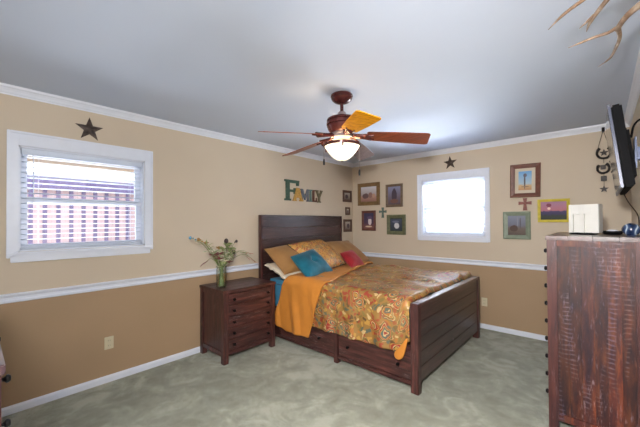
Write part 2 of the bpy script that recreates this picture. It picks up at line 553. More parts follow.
# ------------------------------------------------------------------ outside
bm = NB(); box(bm, (-14, -14, -0.35), (14, 12, -0.25)); 
MT['lawn'] = plain('lawn', (0.13, 0.16, 0.07), 0.9, var=0.3, scale=6)
struct('ground', bm, MT['lawn'])
MT['fence_board'] = wood('weathered_pink_fence', (0.34, 0.235, 0.24), (0.42, 0.30, 0.305), (0.50, 0.37, 0.37), (9, 9, 1), 0.8, 0.2, (0.6, 0.5, 0.5), plankvar=0.2)
MT['fence_batten'] = wood('purple_brown_fence_batten', (0.060, 0.045, 0.10), (0.080, 0.058, 0.13), (0.11, 0.08, 0.16), (9, 9, 1), 0.8, 0.1, plankvar=0.2)
fen = thing('wooden_fence', 'weathered wooden privacy fence with dark upright battens seen through the left window', 'fence', (-2.5, -3.4, -0.25))
y = -7.2
n = 0
while y < 0.4:
    bm = NB(); box(bm, (-2.53, y, -0.25), (-2.51, y + .138, 1.93)); link('board', bm, MT['fence_board'], fen)
    bm = NB(); box(bm, (-2.51, y + .118, -0.25), (-2.47, y + .162, 1.93)); link('batten', bm, MT['fence_batten'], fen)
    y += .1465
bm = NB(); box(bm, (-2.51, -7.2, 1.90), (-2.43, 0.5, 2.04)); link('top_rail', bm, MT['fence_batten'], fen)
bm = NB(); box(bm, (-2.465, -7.2, 0.25), (-2.425, 0.5, 0.36)); link('lower_rail', bm, MT['fence_batten'], fen)
MT['nb_wall'] = plain('neighbour_wall', (0.6, 0.58, 0.55), 0.8)
MT['nb_roof'] = plain('neighbour_roof', (0.13, 0.12, 0.16), 0.85, var=0.2, scale=5)
nb = thing('neighbouring_house', 'pale neighbouring house roof showing above the wooden fence', 'house', (-9.5, -3.5, -0.25))
bm = NB(); box(bm, (-12, -9, -0.25), (-8.2, 3, 2.6)); link('wall', bm, MT['nb_wall'], nb)
bm = NB(); prism(bm, [(-7.9, 2.62), (-7.9, 2.68), (-10.1, 3.05), (-12.3, 2.68), (-12.3, 2.62)], lambda u, v, d: Vector((u, d, v)), -9.3, 3.3); link('roof', bm, MT['nb_roof'], nb)
MT['soffit'] = plain('beige_soffit', (0.46, 0.37, 0.30), 0.7, var=0.03)
bm = NB(); box(bm, (-.62, FY - .3, 2.16), (-TH, .4, 2.2)); box(bm, (-.66, FY - .3, 1.985), (-.62, .4, 2.22)); struct('trim_20', bm, MT['soffit'])

# ------------------------------------------------------------------ wall outlets
def outlet(label, to):
    root = thing('wall_outlet', label, 'electrical outlet', to(0, 0, 0))
    bm = NB(); box(bm, to(-.035, .0005, -.055), to(.035, .006, .055), .002); link('cover_plate', bm, MT['wallplate'], root)
    for dz in (-.022, .022):
        bm = NB(); box(bm, to(-.017, .006, dz - .014), to(.017, .008, dz + .014), .001); s = link('socket', bm, MT['wallplate'], root)
        bm = NB()
        for du in (-.007, .007):
            box(bm, to(du - .0015, .008, dz - .006), to(du + .0015, .0088, dz + .006))
        link('slot', bm, MT['slot'], s)
    return root
outlet('cream duplex outlet low on the tan wall under the left window', lambda u, d, z: Vector((d, -3.70 + u, .345 + z)))
outlet('cream outlet on the tan wall just right of the bed footboard', lambda u, d, z: Vector((2.125 + u, -d, .348 + z)))

# ------------------------------------------------------------------ chests of drawers
def knob(bm, c, axis, r=.016):
    lathe(bm, [(0, 0), (r * .55, 0), (r * .42, r * .45), (r * .5, r * .9), (r, r * 1.3), (r * 1.02, r * 1.65), (r * .7, r * 2.1), (0, r * 2.25)], c, 14, axis)

def chest(name, label, cat, loc, rotz, Wd, D, Hh, rows, z0, z1, topmat, sidemat, postmat, frontmat, knobs, koff=0.0, kr=.016, nside=5):
    root = thing(name, label, cat, loc, rotz)
    p = .055
    x0, x1 = -Wd / 2, Wd / 2
    bm = NB()     # top boards
    n = 4
    for i in range(n):
        ya = -D - .008 + (D + .008) * i / n
        box(bm, (x0 - .008, ya + .0006, Hh - .028), (x1 + .008, ya + (D + .008) / n - .0006, Hh), .003)
    link('top', bm, topmat, root, local=True)
    for sx in (0, 1):
        for sy in (0, 1):
            xa = x0 if sx == 0 else x1 - p
            ya = -D if sy == 0 else -p
            bm = NB(); box(bm, (xa, ya, 0), (xa + p, ya + p, Hh - .028), .003); link('leg', bm, postmat, root, local=True)
    for sx in (0, 1):
        bm = NB()
        xo = x0 if sx == 0 else x1
        sg = 1 if sx == 0 else -1
        xi = xo + sg * .014
        box(bm, (xo + sg * .003, -D + p, Hh - .068), (xo + sg * .03, -p, Hh - .028), .002)
        box(bm, (xo + sg * .003, -D + p, z0 - .05), (xo + sg * .03, -p, z0 - .005), .002)
        w = (D - 2 * p) / nside
        for i in range(nside):
            box(bm, (xi, -D + p + w * i + .0002, z0 - .01), (xi + sg * .012, -D + p + w * (i + 1) - .0002, Hh - .066), .0004)
        link('side_panel', bm, sidemat, root, local=True)
    bm = NB(); box(bm, (x0 + p, -.02, z0 - .02), (x1 - p, -.008, Hh - .03)); link('back_panel', bm, frontmat, root, local=True)
    bm = NB(); box(bm, (x0 + p, -D + .004, z0 - .045), (x1 - p, -D + .03, z0 - .004), .003); link('bottom_rail', bm, frontmat, root, local=True)
    bm = NB(); box(bm, (x0 + p, -D + .006, z1 + .004), (x1 - p, -D + .03, Hh - .028), .002); link('top_rail', bm, frontmat, root, local=True)
    hh = (z1 - z0) / rows
    for r in range(rows):
        za, zb = z0 + hh * r + .002, z0 + hh * (r + 1) - .002
        bm = NB(); box(bm, (x0 + p + .003, -D + .002, za), (x1 - p - .003, -D + .022, zb), .004)
        box(bm, (x0 + p + .02, -D + .022, za + .008), (x1 - p - .02, -.03, zb - .012))
        d = link('drawer', bm, frontmat, root, local=True)
        for kx in knobs:
            bm = NB(); knob(bm, (kx, -D + .002, (za + zb) / 2 + koff), (0, -1, 0), kr); link('knob', bm, MT['black'], d, smooth=True, local=True)
    return root
chest('nightstand', 'dark red wooden five-drawer nightstand between the left wall and the bed', 'nightstand',
      (.022, -2.53, 0), R(90), .655, .478, .735, 5, .125, .69, MT['wood_x'], MT['wood_z'], MT['wood_z'], MT['wood_x'], (-.215, .215))
chest('tall_chest_of_drawers', 'tall reddish wooden chest with a rough plank side panel under the wall television', 'chest of drawers',
      (3.49, -1.45, 0), R(-90), .90, .485, 1.31, 9, .125, 1.26, MT['chest_cap'], MT['chest_side'], MT['chest_post'], MT['wood_x'], (-.40, .30), nside=6)
chest('dresser', 'reddish wooden dresser with black knobs cut by the left photo edge', 'dresser',
      (1.42, -4.96, 0), R(180), 1.30, .485, 1.03, 7, .10, 1.0, MT['dark_top'], MT['chest_side'], MT['chest_post'], MT['wood_x'], (-.58, -.12, .34), koff=.028, kr=.0115)

# ------------------------------------------------------------------ bed
bed = thing('wooden_bed', 'dark wooden storage bed with a tall plank headboard and plank footboard', 'bed', (1.1, -1.25, 0))
Y0, Y1 = -2.105, -.385
bm = NB()
for i in range(8):
    za = .30 + i * .149
    box(bm, (.035, -2.045, za + .0015), (.075, -.455, za + .1475), .003)
box(bm, (.03, -2.045, 1.492), (.082, -.455, 1.507), .003)
link('headboard', bm, MT['bed_y'], bed)
for (ya, yb) in ((-2.08, -2.045), (-.455, -.42)):
    bm = NB(); box(bm, (.028, ya, 0), (.088, yb, 1.507), .004); link('headboard_post', bm, MT['wood_z'], bed)
bm = NB()
for i in range(5):
    za = .085 + i * .1245
    box(bm, (2.112, Y0 + .06, za + .001), (2.158, Y1 - .06, za + .1235), .003)
link('footboard', bm, MT['bed_y'], bed)
bm = NB(); box(bm, (2.10, Y0 + .06, .708), (2.17, Y1 - .06, .738), .004); link('footboard_cap', bm, MT['bed_cap'], bed)
for (ya, yb) in ((Y0, Y0 + .06), (Y1 - .06, Y1)):
    bm = NB(); box(bm, (2.10, ya, 0), (2.17, yb, .738), .004); link('footboard_post', bm, MT['wood_z'], bed)
bm = NB(); lathe(bm, [(0, 0), (.012, .001), (.012, .005), (0, .007)], (2.158, -1.28, .225), 12, (1, 0, 0)); tag(link('knob', bm, MT['pewter'], bed), 'small pale round knot on footboard')
for s, (ya, yb) in ((0, (-2.075, -2.045)), (1, (-.455, -.425))):
    bm = NB()
    box(bm, (.088, ya, .335), (2.10, yb, .375), .003)
    box(bm, (.088, ya, .045), (2.10, yb, .08), .003)
    box(bm, (.088, ya, .08), (.43, yb, .335), .003)
    link('side_rail', bm, MT['wood_x'], bed)
for ya in (-2.083, -.475):
    bm = NB(); box(bm, (1.262, ya, 0), (1.312, ya + .058, .335), .003); link('leg', bm, MT['wood_z'], bed)
for (xa, xb, kn) in ((.435, 1.257, (.687, 1.067)), (1.317, 2.095, (1.44, 1.975))):
    bm = NB(); box(bm, (xa, -2.07, .084), (xb, -2.05, .331), .003); box(bm, (xa + .02, -2.05, .095), (xb - .02, -1.5, .30))
    d = link('drawer', bm, MT['wood_x'], bed)
    for kx in kn:
        bm = NB(); knob(bm, (kx, -2.07, .195), (0, -1, 0), .015); link('knob', bm, MT['black'], d, smooth=True)
bm = NB()
for i in range(9):
    xa = .15 + i * .22
    box(bm, (xa, -2.045, .34), (xa + .09, -.455, .36))
link('slat_base', bm, MT['wood_y'], bed)

def fabric(name, col, var=.12, rough=.85, sheen=.3, scale=30, bs=.25):
    m, n, b = nt(name)
    v = coord(n)
    f = noise_t(n, v, 5, 4)
    f2 = noise_t(n, v, 220, 2)
    lo = tuple(c * (1 - var) for c in col); hi = tuple(min(1, c * (1 + var)) for c in col)
    n.links.new(ramp(n, f, [(.3, lo), (.7, hi)]), b.inputs['Base Color'])
    b.inputs['Roughness'].default_value = rough
    b.inputs['Sheen Weight'].default_value = sheen * .15
    b.inputs['Specular IOR Level'].default_value = .3
    bump(n, b, f2, bs, .003)
    return m
MT['sheet_blue'] = fabric('blue_sheet', (0.05, 0.22, 0.36))
MT['linen'] = fabric('cream_linen', (0.66, 0.58, 0.45))
MT['orange'] = fabric('orange_lining', (0.56, 0.21, 0.032), .1, .6, .2)
MT['tan'] = fabric('tan_suede', (0.33, 0.165, 0.055), .15, .6, .5)
MT['teal'] = fabric('teal_velvet', (0.004, 0.105, 0.155), .35, .6, .8)
MT['red'] = fabric('red_velvet', (0.33, 0.012, 0.018), .3, .6, .8)

def paisley(name, base=(0.27, 0.14, 0.035), sc=1.0, hi=(0.50, 0.34, 0.13)):
    m, n, b = nt(name)
    t = n.nodes.new('ShaderNodeTexCoord')
    v = t.outputs['UV']
    nz = n.nodes.new('ShaderNodeTexNoise')
    nz.inputs['Scale'].default_value = 5.0 * sc
    nz.inputs['Detail'].default_value = 1.5
    n.links.new(v, nz.inputs['Vector'])
    w = n.nodes.new('ShaderNodeVectorMath'); w.operation = 'MULTIPLY_ADD'
    n.links.new(nz.outputs['Color'], w.inputs[0]); w.inputs[1].default_value = (.16 / sc, .16 / sc, 0)
    nz2 = n.nodes.new('ShaderNodeTexNoise'); nz2.inputs['Scale'].default_value = 20 * sc; nz2.inputs['Detail'].default_value = 1
    n.links.new(v, nz2.inputs['Vector'])
    w0 = n.nodes.new('ShaderNodeVectorMath'); w0.operation = 'MULTIPLY_ADD'
    n.links.new(nz2.outputs['Color'], w0.inputs[0]); w0.inputs[1].default_value = (.055 / sc, .055 / sc, 0); n.links.new(v, w0.inputs[2])
    n.links.new(w0.outputs[0], w.inputs[2])
    def vor(scale, rnd=1.0):
        q = n.nodes.new('ShaderNodeTexVoronoi'); q.voronoi_dimensions = '2D'
        q.inputs['Scale'].default_value = scale; q.inputs['Randomness'].default_value = rnd
        n.links.new(w.outputs[0], q.inputs['Vector'])
        s_ = n.nodes.new('ShaderNodeSeparateColor'); n.links.new(q.outputs['Color'], s_.inputs[0])
        return q.outputs['Distance'], s_.outputs[0], s_.outputs[1]
    d, c1, c2 = vor(5.2 * sc, .85)
    RD, CR, TL_, GD, OL, DKB, OR = (.30, .022, .018), (.58, .42, .20), (.06, .10, .09), (.46, .25, .05), (.16, .12, .03), (.06, .03, .015), (.42, .13, .02)
    ra = ramp(n, d, [(0, RD), (.07, CR), (.10, TL_), (.17, GD), (.20, RD), (.255, CR), (.28, DKB), (.31, OL), (.37, CR), (.39, RD), (.41, base)], 'CONSTANT')
    rb = ramp(n, d, [(0, CR), (.05, TL_), (.12, OR), (.18, CR), (.20, OL), (.27, RD), (.30, CR), (.325, TL_), (.36, base)], 'CONSTANT')
    rc = ramp(n, d, [(0, GD), (.08, DKB), (.11, CR), (.15, RD), (.23, GD), (.26, DKB), (.285, base)], 'CONSTANT')
    c = mixc(n, math_(n, 'GREATER_THAN', c1, .38), ra, rb)
    c = mixc(n, math_(n, 'GREATER_THAN', c1, .70), c, rc)
    d2, e1, e2 = vor(24 * sc)
    fl = ramp(n, e1, [(0, RD), (.22, GD), (.38, TL_), (.5, OR), (.64, OL), (.76, CR), (.86, DKB), (.93, RD)], 'CONSTANT')
    bgm = math_(n, 'GREATER_THAN', d, .27)
    c = mixc(n, math_(n, 'MULTIPLY', math_(n, 'LESS_THAN', d2, .40), math_(n, 'MULTIPLY_ADD', bgm, .65, .2)), c, fl)
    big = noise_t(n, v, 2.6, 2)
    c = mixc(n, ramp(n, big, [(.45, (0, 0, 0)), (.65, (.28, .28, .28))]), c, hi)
    n.links.new(c, b.inputs['Base Color'])
    b.inputs['Roughness'].default_value = .42
    b.inputs['Specular IOR Level'].default_value = .45
    bump(n, b, noise_t(n, v, 90, 2), .2, .003)
    return m
MT['paisley'] = paisley('paisley_brocade')
MT['paisley_s'] = paisley('paisley_sham', (0.55, 0.27, 0.06), 1.5, (.62, .36, .12))

def puff_box(bm, lo, hi, r, nx, ny, fn=None):
    lo, hi = Vector(lo), Vector(hi)
    box(bm, lo, hi, r)
bm = NB(); box(bm, (.10, -2.035, .375), (2.095, -.465, .70), .05)
mat_o = tag(link('mattress', bm, MT['sheet_blue'], None, smooth=True), 'mattress in a blue sheet, mostly hidden by the orange and paisley comforter', 'mattress')

# comforter: cross-section over the bed, s in metres from the near hem
ZT = .760
def section(s, hem, off=0.0):
    """returns (y, z, ny, nz)"""
    r = .085
    ys, yf = -2.108 - off, -.40 + off
    zt = ZT + off
    L1 = (zt - r) - hem
    if s < L1:
        return ys, hem + s, -1, 0
    s -= L1
    q = r * PI / 2
    if s < q:
        a = s / r
        return ys + r - r * math.cos(a), zt - r + r * math.sin(a), -math.cos(a), math.sin(a)
    s -= q
    L2 = (yf - r) - (ys + r)
    if s < L2:
        return ys + r + s, zt, 0, 1
    s -= L2
    if s < q:
        a = s / r
        return yf - r + r * math.sin(a), zt - r + r * math.cos(a), math.sin(a), math.cos(a)
    s -= q
    return yf, zt - r - s, 1, 0

def sheet(name, x0f, x1f, hemf, total, off, amp, mat, parent, nx=120, ny=150, thick=.012, seed=0, crown=0.0):
    bm = NB()
    grid = []
    for j in range(ny + 1):
        row = []
        for i in range(nx + 1):
            u = i / nx
            tj = j / ny
            # hem depends on x; iterate once for x
            s = tj * total
            x = x0f(tj) + (x1f(tj) - x0f(tj)) * u
            hem = hemf(x)
            y, z, a, b = section(s * 1.0, hem, off)
            # wrinkles: long soft ridges on top, hanging folds on the side
            p1 = noise.noise(Vector((x * 2.3 + seed, y * 5.5 + z * 1.0, seed)))
            p2 = 1 - abs(noise.noise(Vector((x * 3.0 + y * 2.4, y * 3.4 - x * 2.0 + z * 2, seed + 5)))) * 2.2
            p3 = noise.noise(Vector((x * 11, y * 11, z * 11 + seed)))
            d = amp * (p1 * 1.2 + max(p2, -.2) * .55 + p3 * .28)
            topness = max(b, 0)
            d = d * (1 if topness > .5 else .75)
            if topness < .3 and a < 0:
                depth = min(1, max(0, (ZT - z) / .4))
                d += (.012 * math.sin(x * 19 + seed + z * 3) + .008 * math.sin(x * 41 + z * 5)) * depth
                d = max(d, -.006)
            d += crown * topness - (.05 * ((x - 2.065) / .034) ** 2 * topness if x > 2.065 else 0)
            lowlim = -.06 if x > 2.065 else -.004
            row.append(bm.verts.new((x, y + a * d, z + b * max(d, lowlim if b > .5 else d))))
        grid.append(row)
    for j in range(ny):
        for i in range(nx):
            bm.faces.new((grid[j][i], grid[j][i + 1], grid[j + 1][i + 1], grid[j + 1][i]))
    uvl = bm.loops.layers.uv.new('uv')
    idx = {}
    for j in range(ny + 1):
        for i in range(nx + 1):
            idx[grid[j][i]] = (grid[j][i].co.x, j / ny * total)
    for f in bm.faces:
        for l in f.loops: l[uvl].uv = idx[l.vert]
    o = link(name, bm, mat, parent, smooth=True)
    md = o.modifiers.new('thickness', 'SOLIDIFY'); md.thickness = thick; md.offset = 1 if False else -1
    return o

def interp(x, pts):
    if x <= pts[0][0]: return pts[0][1]
    for (a, b), (c, d) in zip(pts, pts[1:]):
        if x <= c:
            t = (x - a) / (c - a)
            return b + (d - b) * t
    return pts[-1][1]
hem_c = lambda x: interp(x, [(.9, .31), (1.5, .315), (1.93, .315), (2.0, .31), (2.06, .40), (2.12, .44)])
TOT = .36 + .134 + 1.54 + .134 + .22
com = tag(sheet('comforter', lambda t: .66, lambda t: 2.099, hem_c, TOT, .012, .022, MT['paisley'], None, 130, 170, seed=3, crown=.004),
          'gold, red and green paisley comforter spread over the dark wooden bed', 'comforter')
# the lining folded back toward the foot, a band running slantwise over the bed
TB = .46 + .134 + 1.54 + .134 + .10
hem_b = lambda x: interp(x, [(.35, .26), (.42, .235), (.6, .18), (.95, .185), (1.1, .24)])
xhi = lambda t: interp(t, [(0, .96), (.23, 1.17), (.26, 1.18), (.9, .68), (1, .66)])
xlo = lambda t: interp(t, [(0, .41), (.2, .54), (.27, .62), (.9, .42), (1, .42)])
band = sheet('turned_back_lining', xlo, xhi, hem_b, TB, .036, .010, MT['orange'], com, 60, 130, thick=.016, seed=11, crown=.004)
band['label'] = 'plain orange lining folded back at the head end'
bm = NB()      # corner flipped outward near the foot post
pts = [((1.985, -2.150, .262), (1.965, -2.150, .31), (2.03, -2.146, .37), (2.085, -2.14, .46)),
       ((2.03, -2.156, .262), (2.03, -2.160, .31), (2.055, -2.156, .37), (2.092, -2.142, .455)),
       ((2.065, -2.150, .30), (2.075, -2.156, .34), (2.085, -2.15, .39), (2.098, -2.138, .45))]
G = [[bm.verts.new(p) for p in row] for row in pts]
for a in range(2):
    for b in range(3):
        bm.faces.new((G[a][b], G[a][b + 1], G[a + 1][b + 1], G[a + 1][b]))
o = link('turned_corner', bm, MT['orange'], com, smooth=True)
o['label'] = 'orange lining showing at the flipped lower corner'
md = o.modifiers.new('sub', 'SUBSURF'); md.levels = md.render_levels = 2
md = o.modifiers.new('th', 'SOLIDIFY'); md.thickness = .012

# ------------------------------------------------------------------ pillows
def pillow(name, label, cat, corners, t, mat, n=26, pinch=.05, dimple=0.0, trim=None, rag=0.0, seed=0, group=None, sag=0.0):
    TL, TR, BR, BL = [Vector(q) for q in corners]
    c = (TL + TR + BR + BL) / 4
    right = (TR + BR - TL - BL) / 2; w = right.length; right.normalize()
    up = (TL + TR - BL - BR) / 2; h = up.length; up.normalize()
    nor = right.cross(up).normalized()
    if nor.x < 0: nor = -nor
    bm = NB()
    def P(u, v, sgn):
        # u,v in -1..1
        prof = max(0.0, (1 - abs(u) ** 2.6)) ** .55 * max(0.0, (1 - abs(v) ** 2.6)) ** .55
        ww = w / 2 * (1 - pinch * (1 - v * v) * 1.0)
        hh = h / 2 * (1 - pinch * (1 - u * u) * 1.0)
        th = t / 2 * prof
        if dimple:
            rr = math.hypot(u * w, v * h) / (w * .5)
            th *= 1 - dimple * math.exp(-(rr / .30) ** 2)
            ang = math.atan2(v, u)
            th *= 1 - .22 * (math.cos(4 * ang) * .5 + .5) ** 3 * math.exp(-(rr / .6) ** 2)
        a_, b_ = .5 + u * ww / w, .5 + v * hh / h
        p = (BL * (1 - a_) + BR * a_) * (1 - b_) + (TL * (1 - a_) + TR * a_) * b_ + nor * (sgn * th)
        k = noise.noise(p * 9 + Vector((seed, 0, 0))) * .008 * prof
        p = p + nor * k * sgn
        if rag:
            e = max(abs(u), abs(v))
            if e > .9:
                p += right * (noise.noise(p * 40) * rag) + nor * (noise.noise(p * 45 + Vector((3, 3, 3))) * rag) + up * noise.noise(p * 38 + Vector((9, 1, 3))) * rag
        p += Vector((0, 0, -sag * (u * u)))
        return p
    F = [[None] * (n + 1) for _ in range(n + 1)]
    B = [[None] * (n + 1) for _ in range(n + 1)]
    for j in range(n + 1):
        for i in range(n + 1):
            u = math.sin((i / n - .5) * PI); v = math.sin((j / n - .5) * PI)
            F[j][i] = bm.verts.new(P(u, v, 1))
            B[j][i] = F[j][i] if i in (0, n) or j in (0, n) else bm.verts.new(P(u, v, -1))
    for j in range(n):
        for i in range(n):
            bm.faces.new((F[j][i], F[j][i + 1], F[j + 1][i + 1], F[j + 1][i]))
            bm.faces.new((B[j][i], B[j + 1][i], B[j + 1][i + 1], B[j][i + 1]))
    uvl = bm.loops.layers.uv.new('uv')
    for f in bm.faces:
        for l in f.loops:
            q = l.vert.co - c
            l[uvl].uv = (q.dot(right) + seed, q.dot(up) + seed)
    ring = [P(math.sin((i / n - .5) * PI), -1, 1) for i in range(n + 1)] + [P(1, math.sin((i / n - .5) * PI), 1) for i in range(1, n + 1)] + \
           [P(-math.sin((i / n - .5) * PI), 1, 1) for i in range(1, n + 1)] + [P(-1, -math.sin((i / n - .5) * PI), 1) for i in range(1, n + 1)]
    o = tag(link(name, bm, mat, None, smooth=True), label, cat, group)
    if trim:
        bm = NB(); tube(bm, ring, .006, 6); t_ = link('piping', bm, trim, o, smooth=True)
    if dimple:
        bm = NB(); lathe(bm, [(0, 0), (.014, .002), (.016, .006), (.010, .011), (0, .012)], c + nor * (t / 2 * (1 - dimple) - .004), 14, nor); link('button', bm, mat, o, smooth=True)
    return o
MT['darktrim'] = fabric('dark_piping', (0.03, 0.025, 0.02))
pillow('bed_pillow', 'cream bed pillow with a rumpled edge at the near end of the headboard', 'pillow', [(.17, -2.10, .89), (.17, -1.40, .885), (.58, -1.48, .775), (.58, -2.13, .765)], .12, MT['linen'], rag=.02, seed=2, group='pillows and cushions on the bed')
pillow('pillow_sham', 'plain tan pillow leaning on the headboard behind the teal cushion', 'pillow', [(.17, -2.093, 1.08), (.17, -1.42, 1.125), (.55, -1.50, .83), (.55, -2.102, .81)], .17, MT['tan'], trim=MT['tan'], seed=4, pinch=.03, group='pillows and cushions on the bed')
pillow('pillow_sham', 'plain tan pillow leaning at the corner behind the red cushion', 'pillow', [(.17, -1.062, 1.11), (.17, -.371, 1.10), (.50, -.24, .80), (.56, -.88, .80)], .15, MT['tan'], trim=MT['tan'], seed=5, pinch=.03, group='pillows and cushions on the bed')
pillow('paisley_pillow', 'orange and gold paisley pillow with dark piping, leaning between two tan pillows', 'pillow', [(.28, -1.818, 1.125), (.25, -1.129, 1.16), (.62, -1.03, .826), (.72, -1.66, .80)], .20, MT['paisley_s'], trim=MT['darktrim'], seed=6, pinch=.02, group='pillows and cushions on the bed')
pillow('throw_cushion', 'square teal velvet cushion with a tufted button centre', 'cushion', [(.52, -1.985, 1.00), (.50, -1.565, 1.068), (.76, -1.465, .79), (.88, -2.05, .785)], .17, MT['teal'], dimple=.7, seed=7, group='pillows and cushions on the bed')
pillow('throw_cushion', 'small red velvet cushion leaning on a tan pillow', 'cushion', [(.50, -1.01, .965), (.48, -.70, .99), (.74, -.75, .80), (.80, -1.13, .80)], .14, MT['red'], seed=8, group='pillows and cushions on the bed')

# ------------------------------------------------------------------ ceiling fan
FX, FYc = 1.737, -2.535
fan = thing('ceiling_fan', 'dark bronze ceiling fan with five wooden blades and a lit bowl lamp', 'ceiling fan', (FX, FYc, 2.44))
def lz(prof, name, mat, seg=36, parent=fan):
    bm = NB(); lathe(bm, prof, (FX, FYc, 0), seg); return link(name, bm, mat, parent, smooth=True)
lz([(0, 2.44), (.078, 2.44), (.088, 2.432), (.090, 2.42), (.084, 2.414), (.086, 2.408), (.080, 2.395), (.060, 2.378), (.036, 2.368), (.022, 2.364), (0, 2.364)], 'canopy', MT['bronze'])
lz([(0, 2.37), (.014, 2.37), (.014, 2.24), (0, 2.24)], 'downrod', MT['bronze'])
lz([(0, 2.298), (.026, 2.298), (.034, 2.288), (.034, 2.272), (.045, 2.256), (0, 2.250)], 'collar', MT['pewter'])
lz([(0, 2.258), (.06, 2.256), (.105, 2.248), (.120, 2.238), (.123, 2.226), (.112, 2.222), (.112, 2.214), (.124, 2.210), (.124, 2.194), (.112, 2.190), (.112, 2.182), (.121, 2.178), (.112, 2.155), (.098, 2.137), (.085, 2.125), (0, 2.125)], 'motor_housing', MT['bronze'])
lz([(0, 2.128), (.085, 2.128), (.09, 2.118), (.082, 2.105), (.088, 2.098), (.09, 2.085), (.07, 2.078), (0, 2.078)], 'switch_housing', MT['pewter'])
lz([(.137, 2.036), (.146, 2.038), (.153, 2.030), (.151, 2.018), (.143, 2.016), (.137, 2.020), (.137, 2.036)], 'fitter_ring', MT['bronze'])
for a in (R(10), R(130), R(250)):
    bm = NB(); tube(bm, [(FX + .07 * math.cos(a), FYc + .07 * math.sin(a), 2.082), (FX + .12 * math.cos(a), FYc + .12 * math.sin(a), 2.058), (FX + .15 * math.cos(a), FYc + .15 * math.sin(a), 2.034)], .006, 8); link('fitter_arm', bm, MT['bronze'], fan)
m, nn, b = nt('lit_frosted_bowl')
b.inputs['Base Color'].default_value = (.95, .88, .75, 1)
b.inputs['Roughness'].default_value = .35
b.inputs['Emission Color'].default_value = (1, .80, .50, 1)
lwn = nn.nodes.new('ShaderNodeLayerWeight'); lwn.inputs[0].default_value = .4
nn.links.new(ramp(nn, noise_t(nn, coord(nn), 14, 2), [(.3, (1, .80, .52)), (.7, (1, .88, .66))]), b.inputs['Emission Color'])
b.inputs['Emission Strength'].default_value = 1.15
prof = []
for i in range(11):
    a = PI / 2 * i / 10
    prof.append((.141 * (1 - (i / 10)) ** .50 if i < 10 else 0, 2.020 - .118 * (i / 10)))
lz([(.133, 2.020)] + prof, 'lamp_bowl', m)
lz([(0, 1.908), (.012, 1.906), (.013, 1.902), (.006, 1.896), (0, 1.894)], 'bowl_finial', MT['pewter'], 14)
for a in (R(-50), R(70), R(190)):
    bm = NB(); c = Vector((FX + .150 * math.cos(a), FYc + .150 * math.sin(a), 2.022))
    tube(bm, [c + Vector((0, 0, .008)), c + Vector((0, 0, -.03))], .006, 8); link('bowl_clip', bm, MT['bronze'], fan)
for k in range(5):
    a = R(34 + 72 * k)
    q = Matrix.Translation((FX, FYc, 0)) @ Matrix.Rotation(a, 4, 'Z')
    dz = lambda r: 2.105 - .055 * max(0, (r - .1)) / .59 * (1.0)
    # blade outline
    pt = []
    r0, r1 = .20, .675
    w0, w1 = .062, .082
    for (r, w) in ((r0, w0 * .8), (r0 + .015, w0), (.42, .075), (r1 - .03, w1), (r1 - .01, w1 * .95), (r1, w1 * .82)):
        pt.append((r, w))
    outline = pt + [(r, -w) for r, w in pt[::-1]]
    pitch = R(-15)
    def to3(u, v, d):
        return q @ Vector((u, v * math.cos(pitch) - d * math.sin(pitch), dz(u) + v * math.sin(pitch) + d * math.cos(pitch)))
    bm = NB(); prism(bm, outline, to3, -.003, .003)
    bl = link('blade', bm, [MT['blade'], MT['blade_grey'], MT['blade'], MT['blade'], MT['blade_lamplit']][k], fan)
    if k == 4: bl['label'] = 'blade painted golden with lamp glow, pointing toward the room'
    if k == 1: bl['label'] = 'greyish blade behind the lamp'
    bm = NB()
    tube(bm, [q @ Vector((.075, 0, 2.105)), q @ Vector((.12, 0, 2.098)), q @ Vector((.17, 0, dz(.17) - .006)), q @ Vector((.23, 0, dz(.23) - .007))], [.012, .010, .012, .016], 8, 4, 2.0)
    for sgn in (-1, 1):
        tube(bm, [q @ Vector((.16, 0, dz(.16) - .006)), q @ Vector((.20, sgn * .022, dz(.2) - .009 + sgn * .022 * math.sin(pitch))), q @ Vector((.255, sgn * .030, dz(.25) - .008 + sgn * .03 * math.sin(pitch)))], [.008, .007, .006], 6, 4)
    link('blade_bracket', bm, MT['bronze'], fan, smooth=True)
for (x, yy, zt, zf) in ((1.60, -2.60, 2.06, 1.93), (1.86, -2.47, 2.06, 1.83)):
    bm = NB(); tube(bm, [(x, yy, zt + .01), (x, yy, zf)], .0014, 5); ch = link('pull_chain', bm, MT['pewter'], fan)
    bm = NB(); lathe(bm, [(0, zf + .002), (.006, zf - .004), (.0085, zf - .025), (.0075, zf - .05), (0, zf - .054)], (x, yy, 0), 10); link('fob', bm, MT['black'], ch, smooth=True)
for a in (0, 120, 240):
    d = bpy.data.lights.new('fan_bulb', 'POINT'); d.energy = 1.1; d.color = (1.0, .70, .36); d.shadow_soft_size = .025
    o = bpy.data.objects.new('fan_bulb', d); o.location = (FX + .115 * math.cos(R(a - 60)), FYc + .115 * math.sin(R(a - 60)), 2.008); COL.objects.link(o)

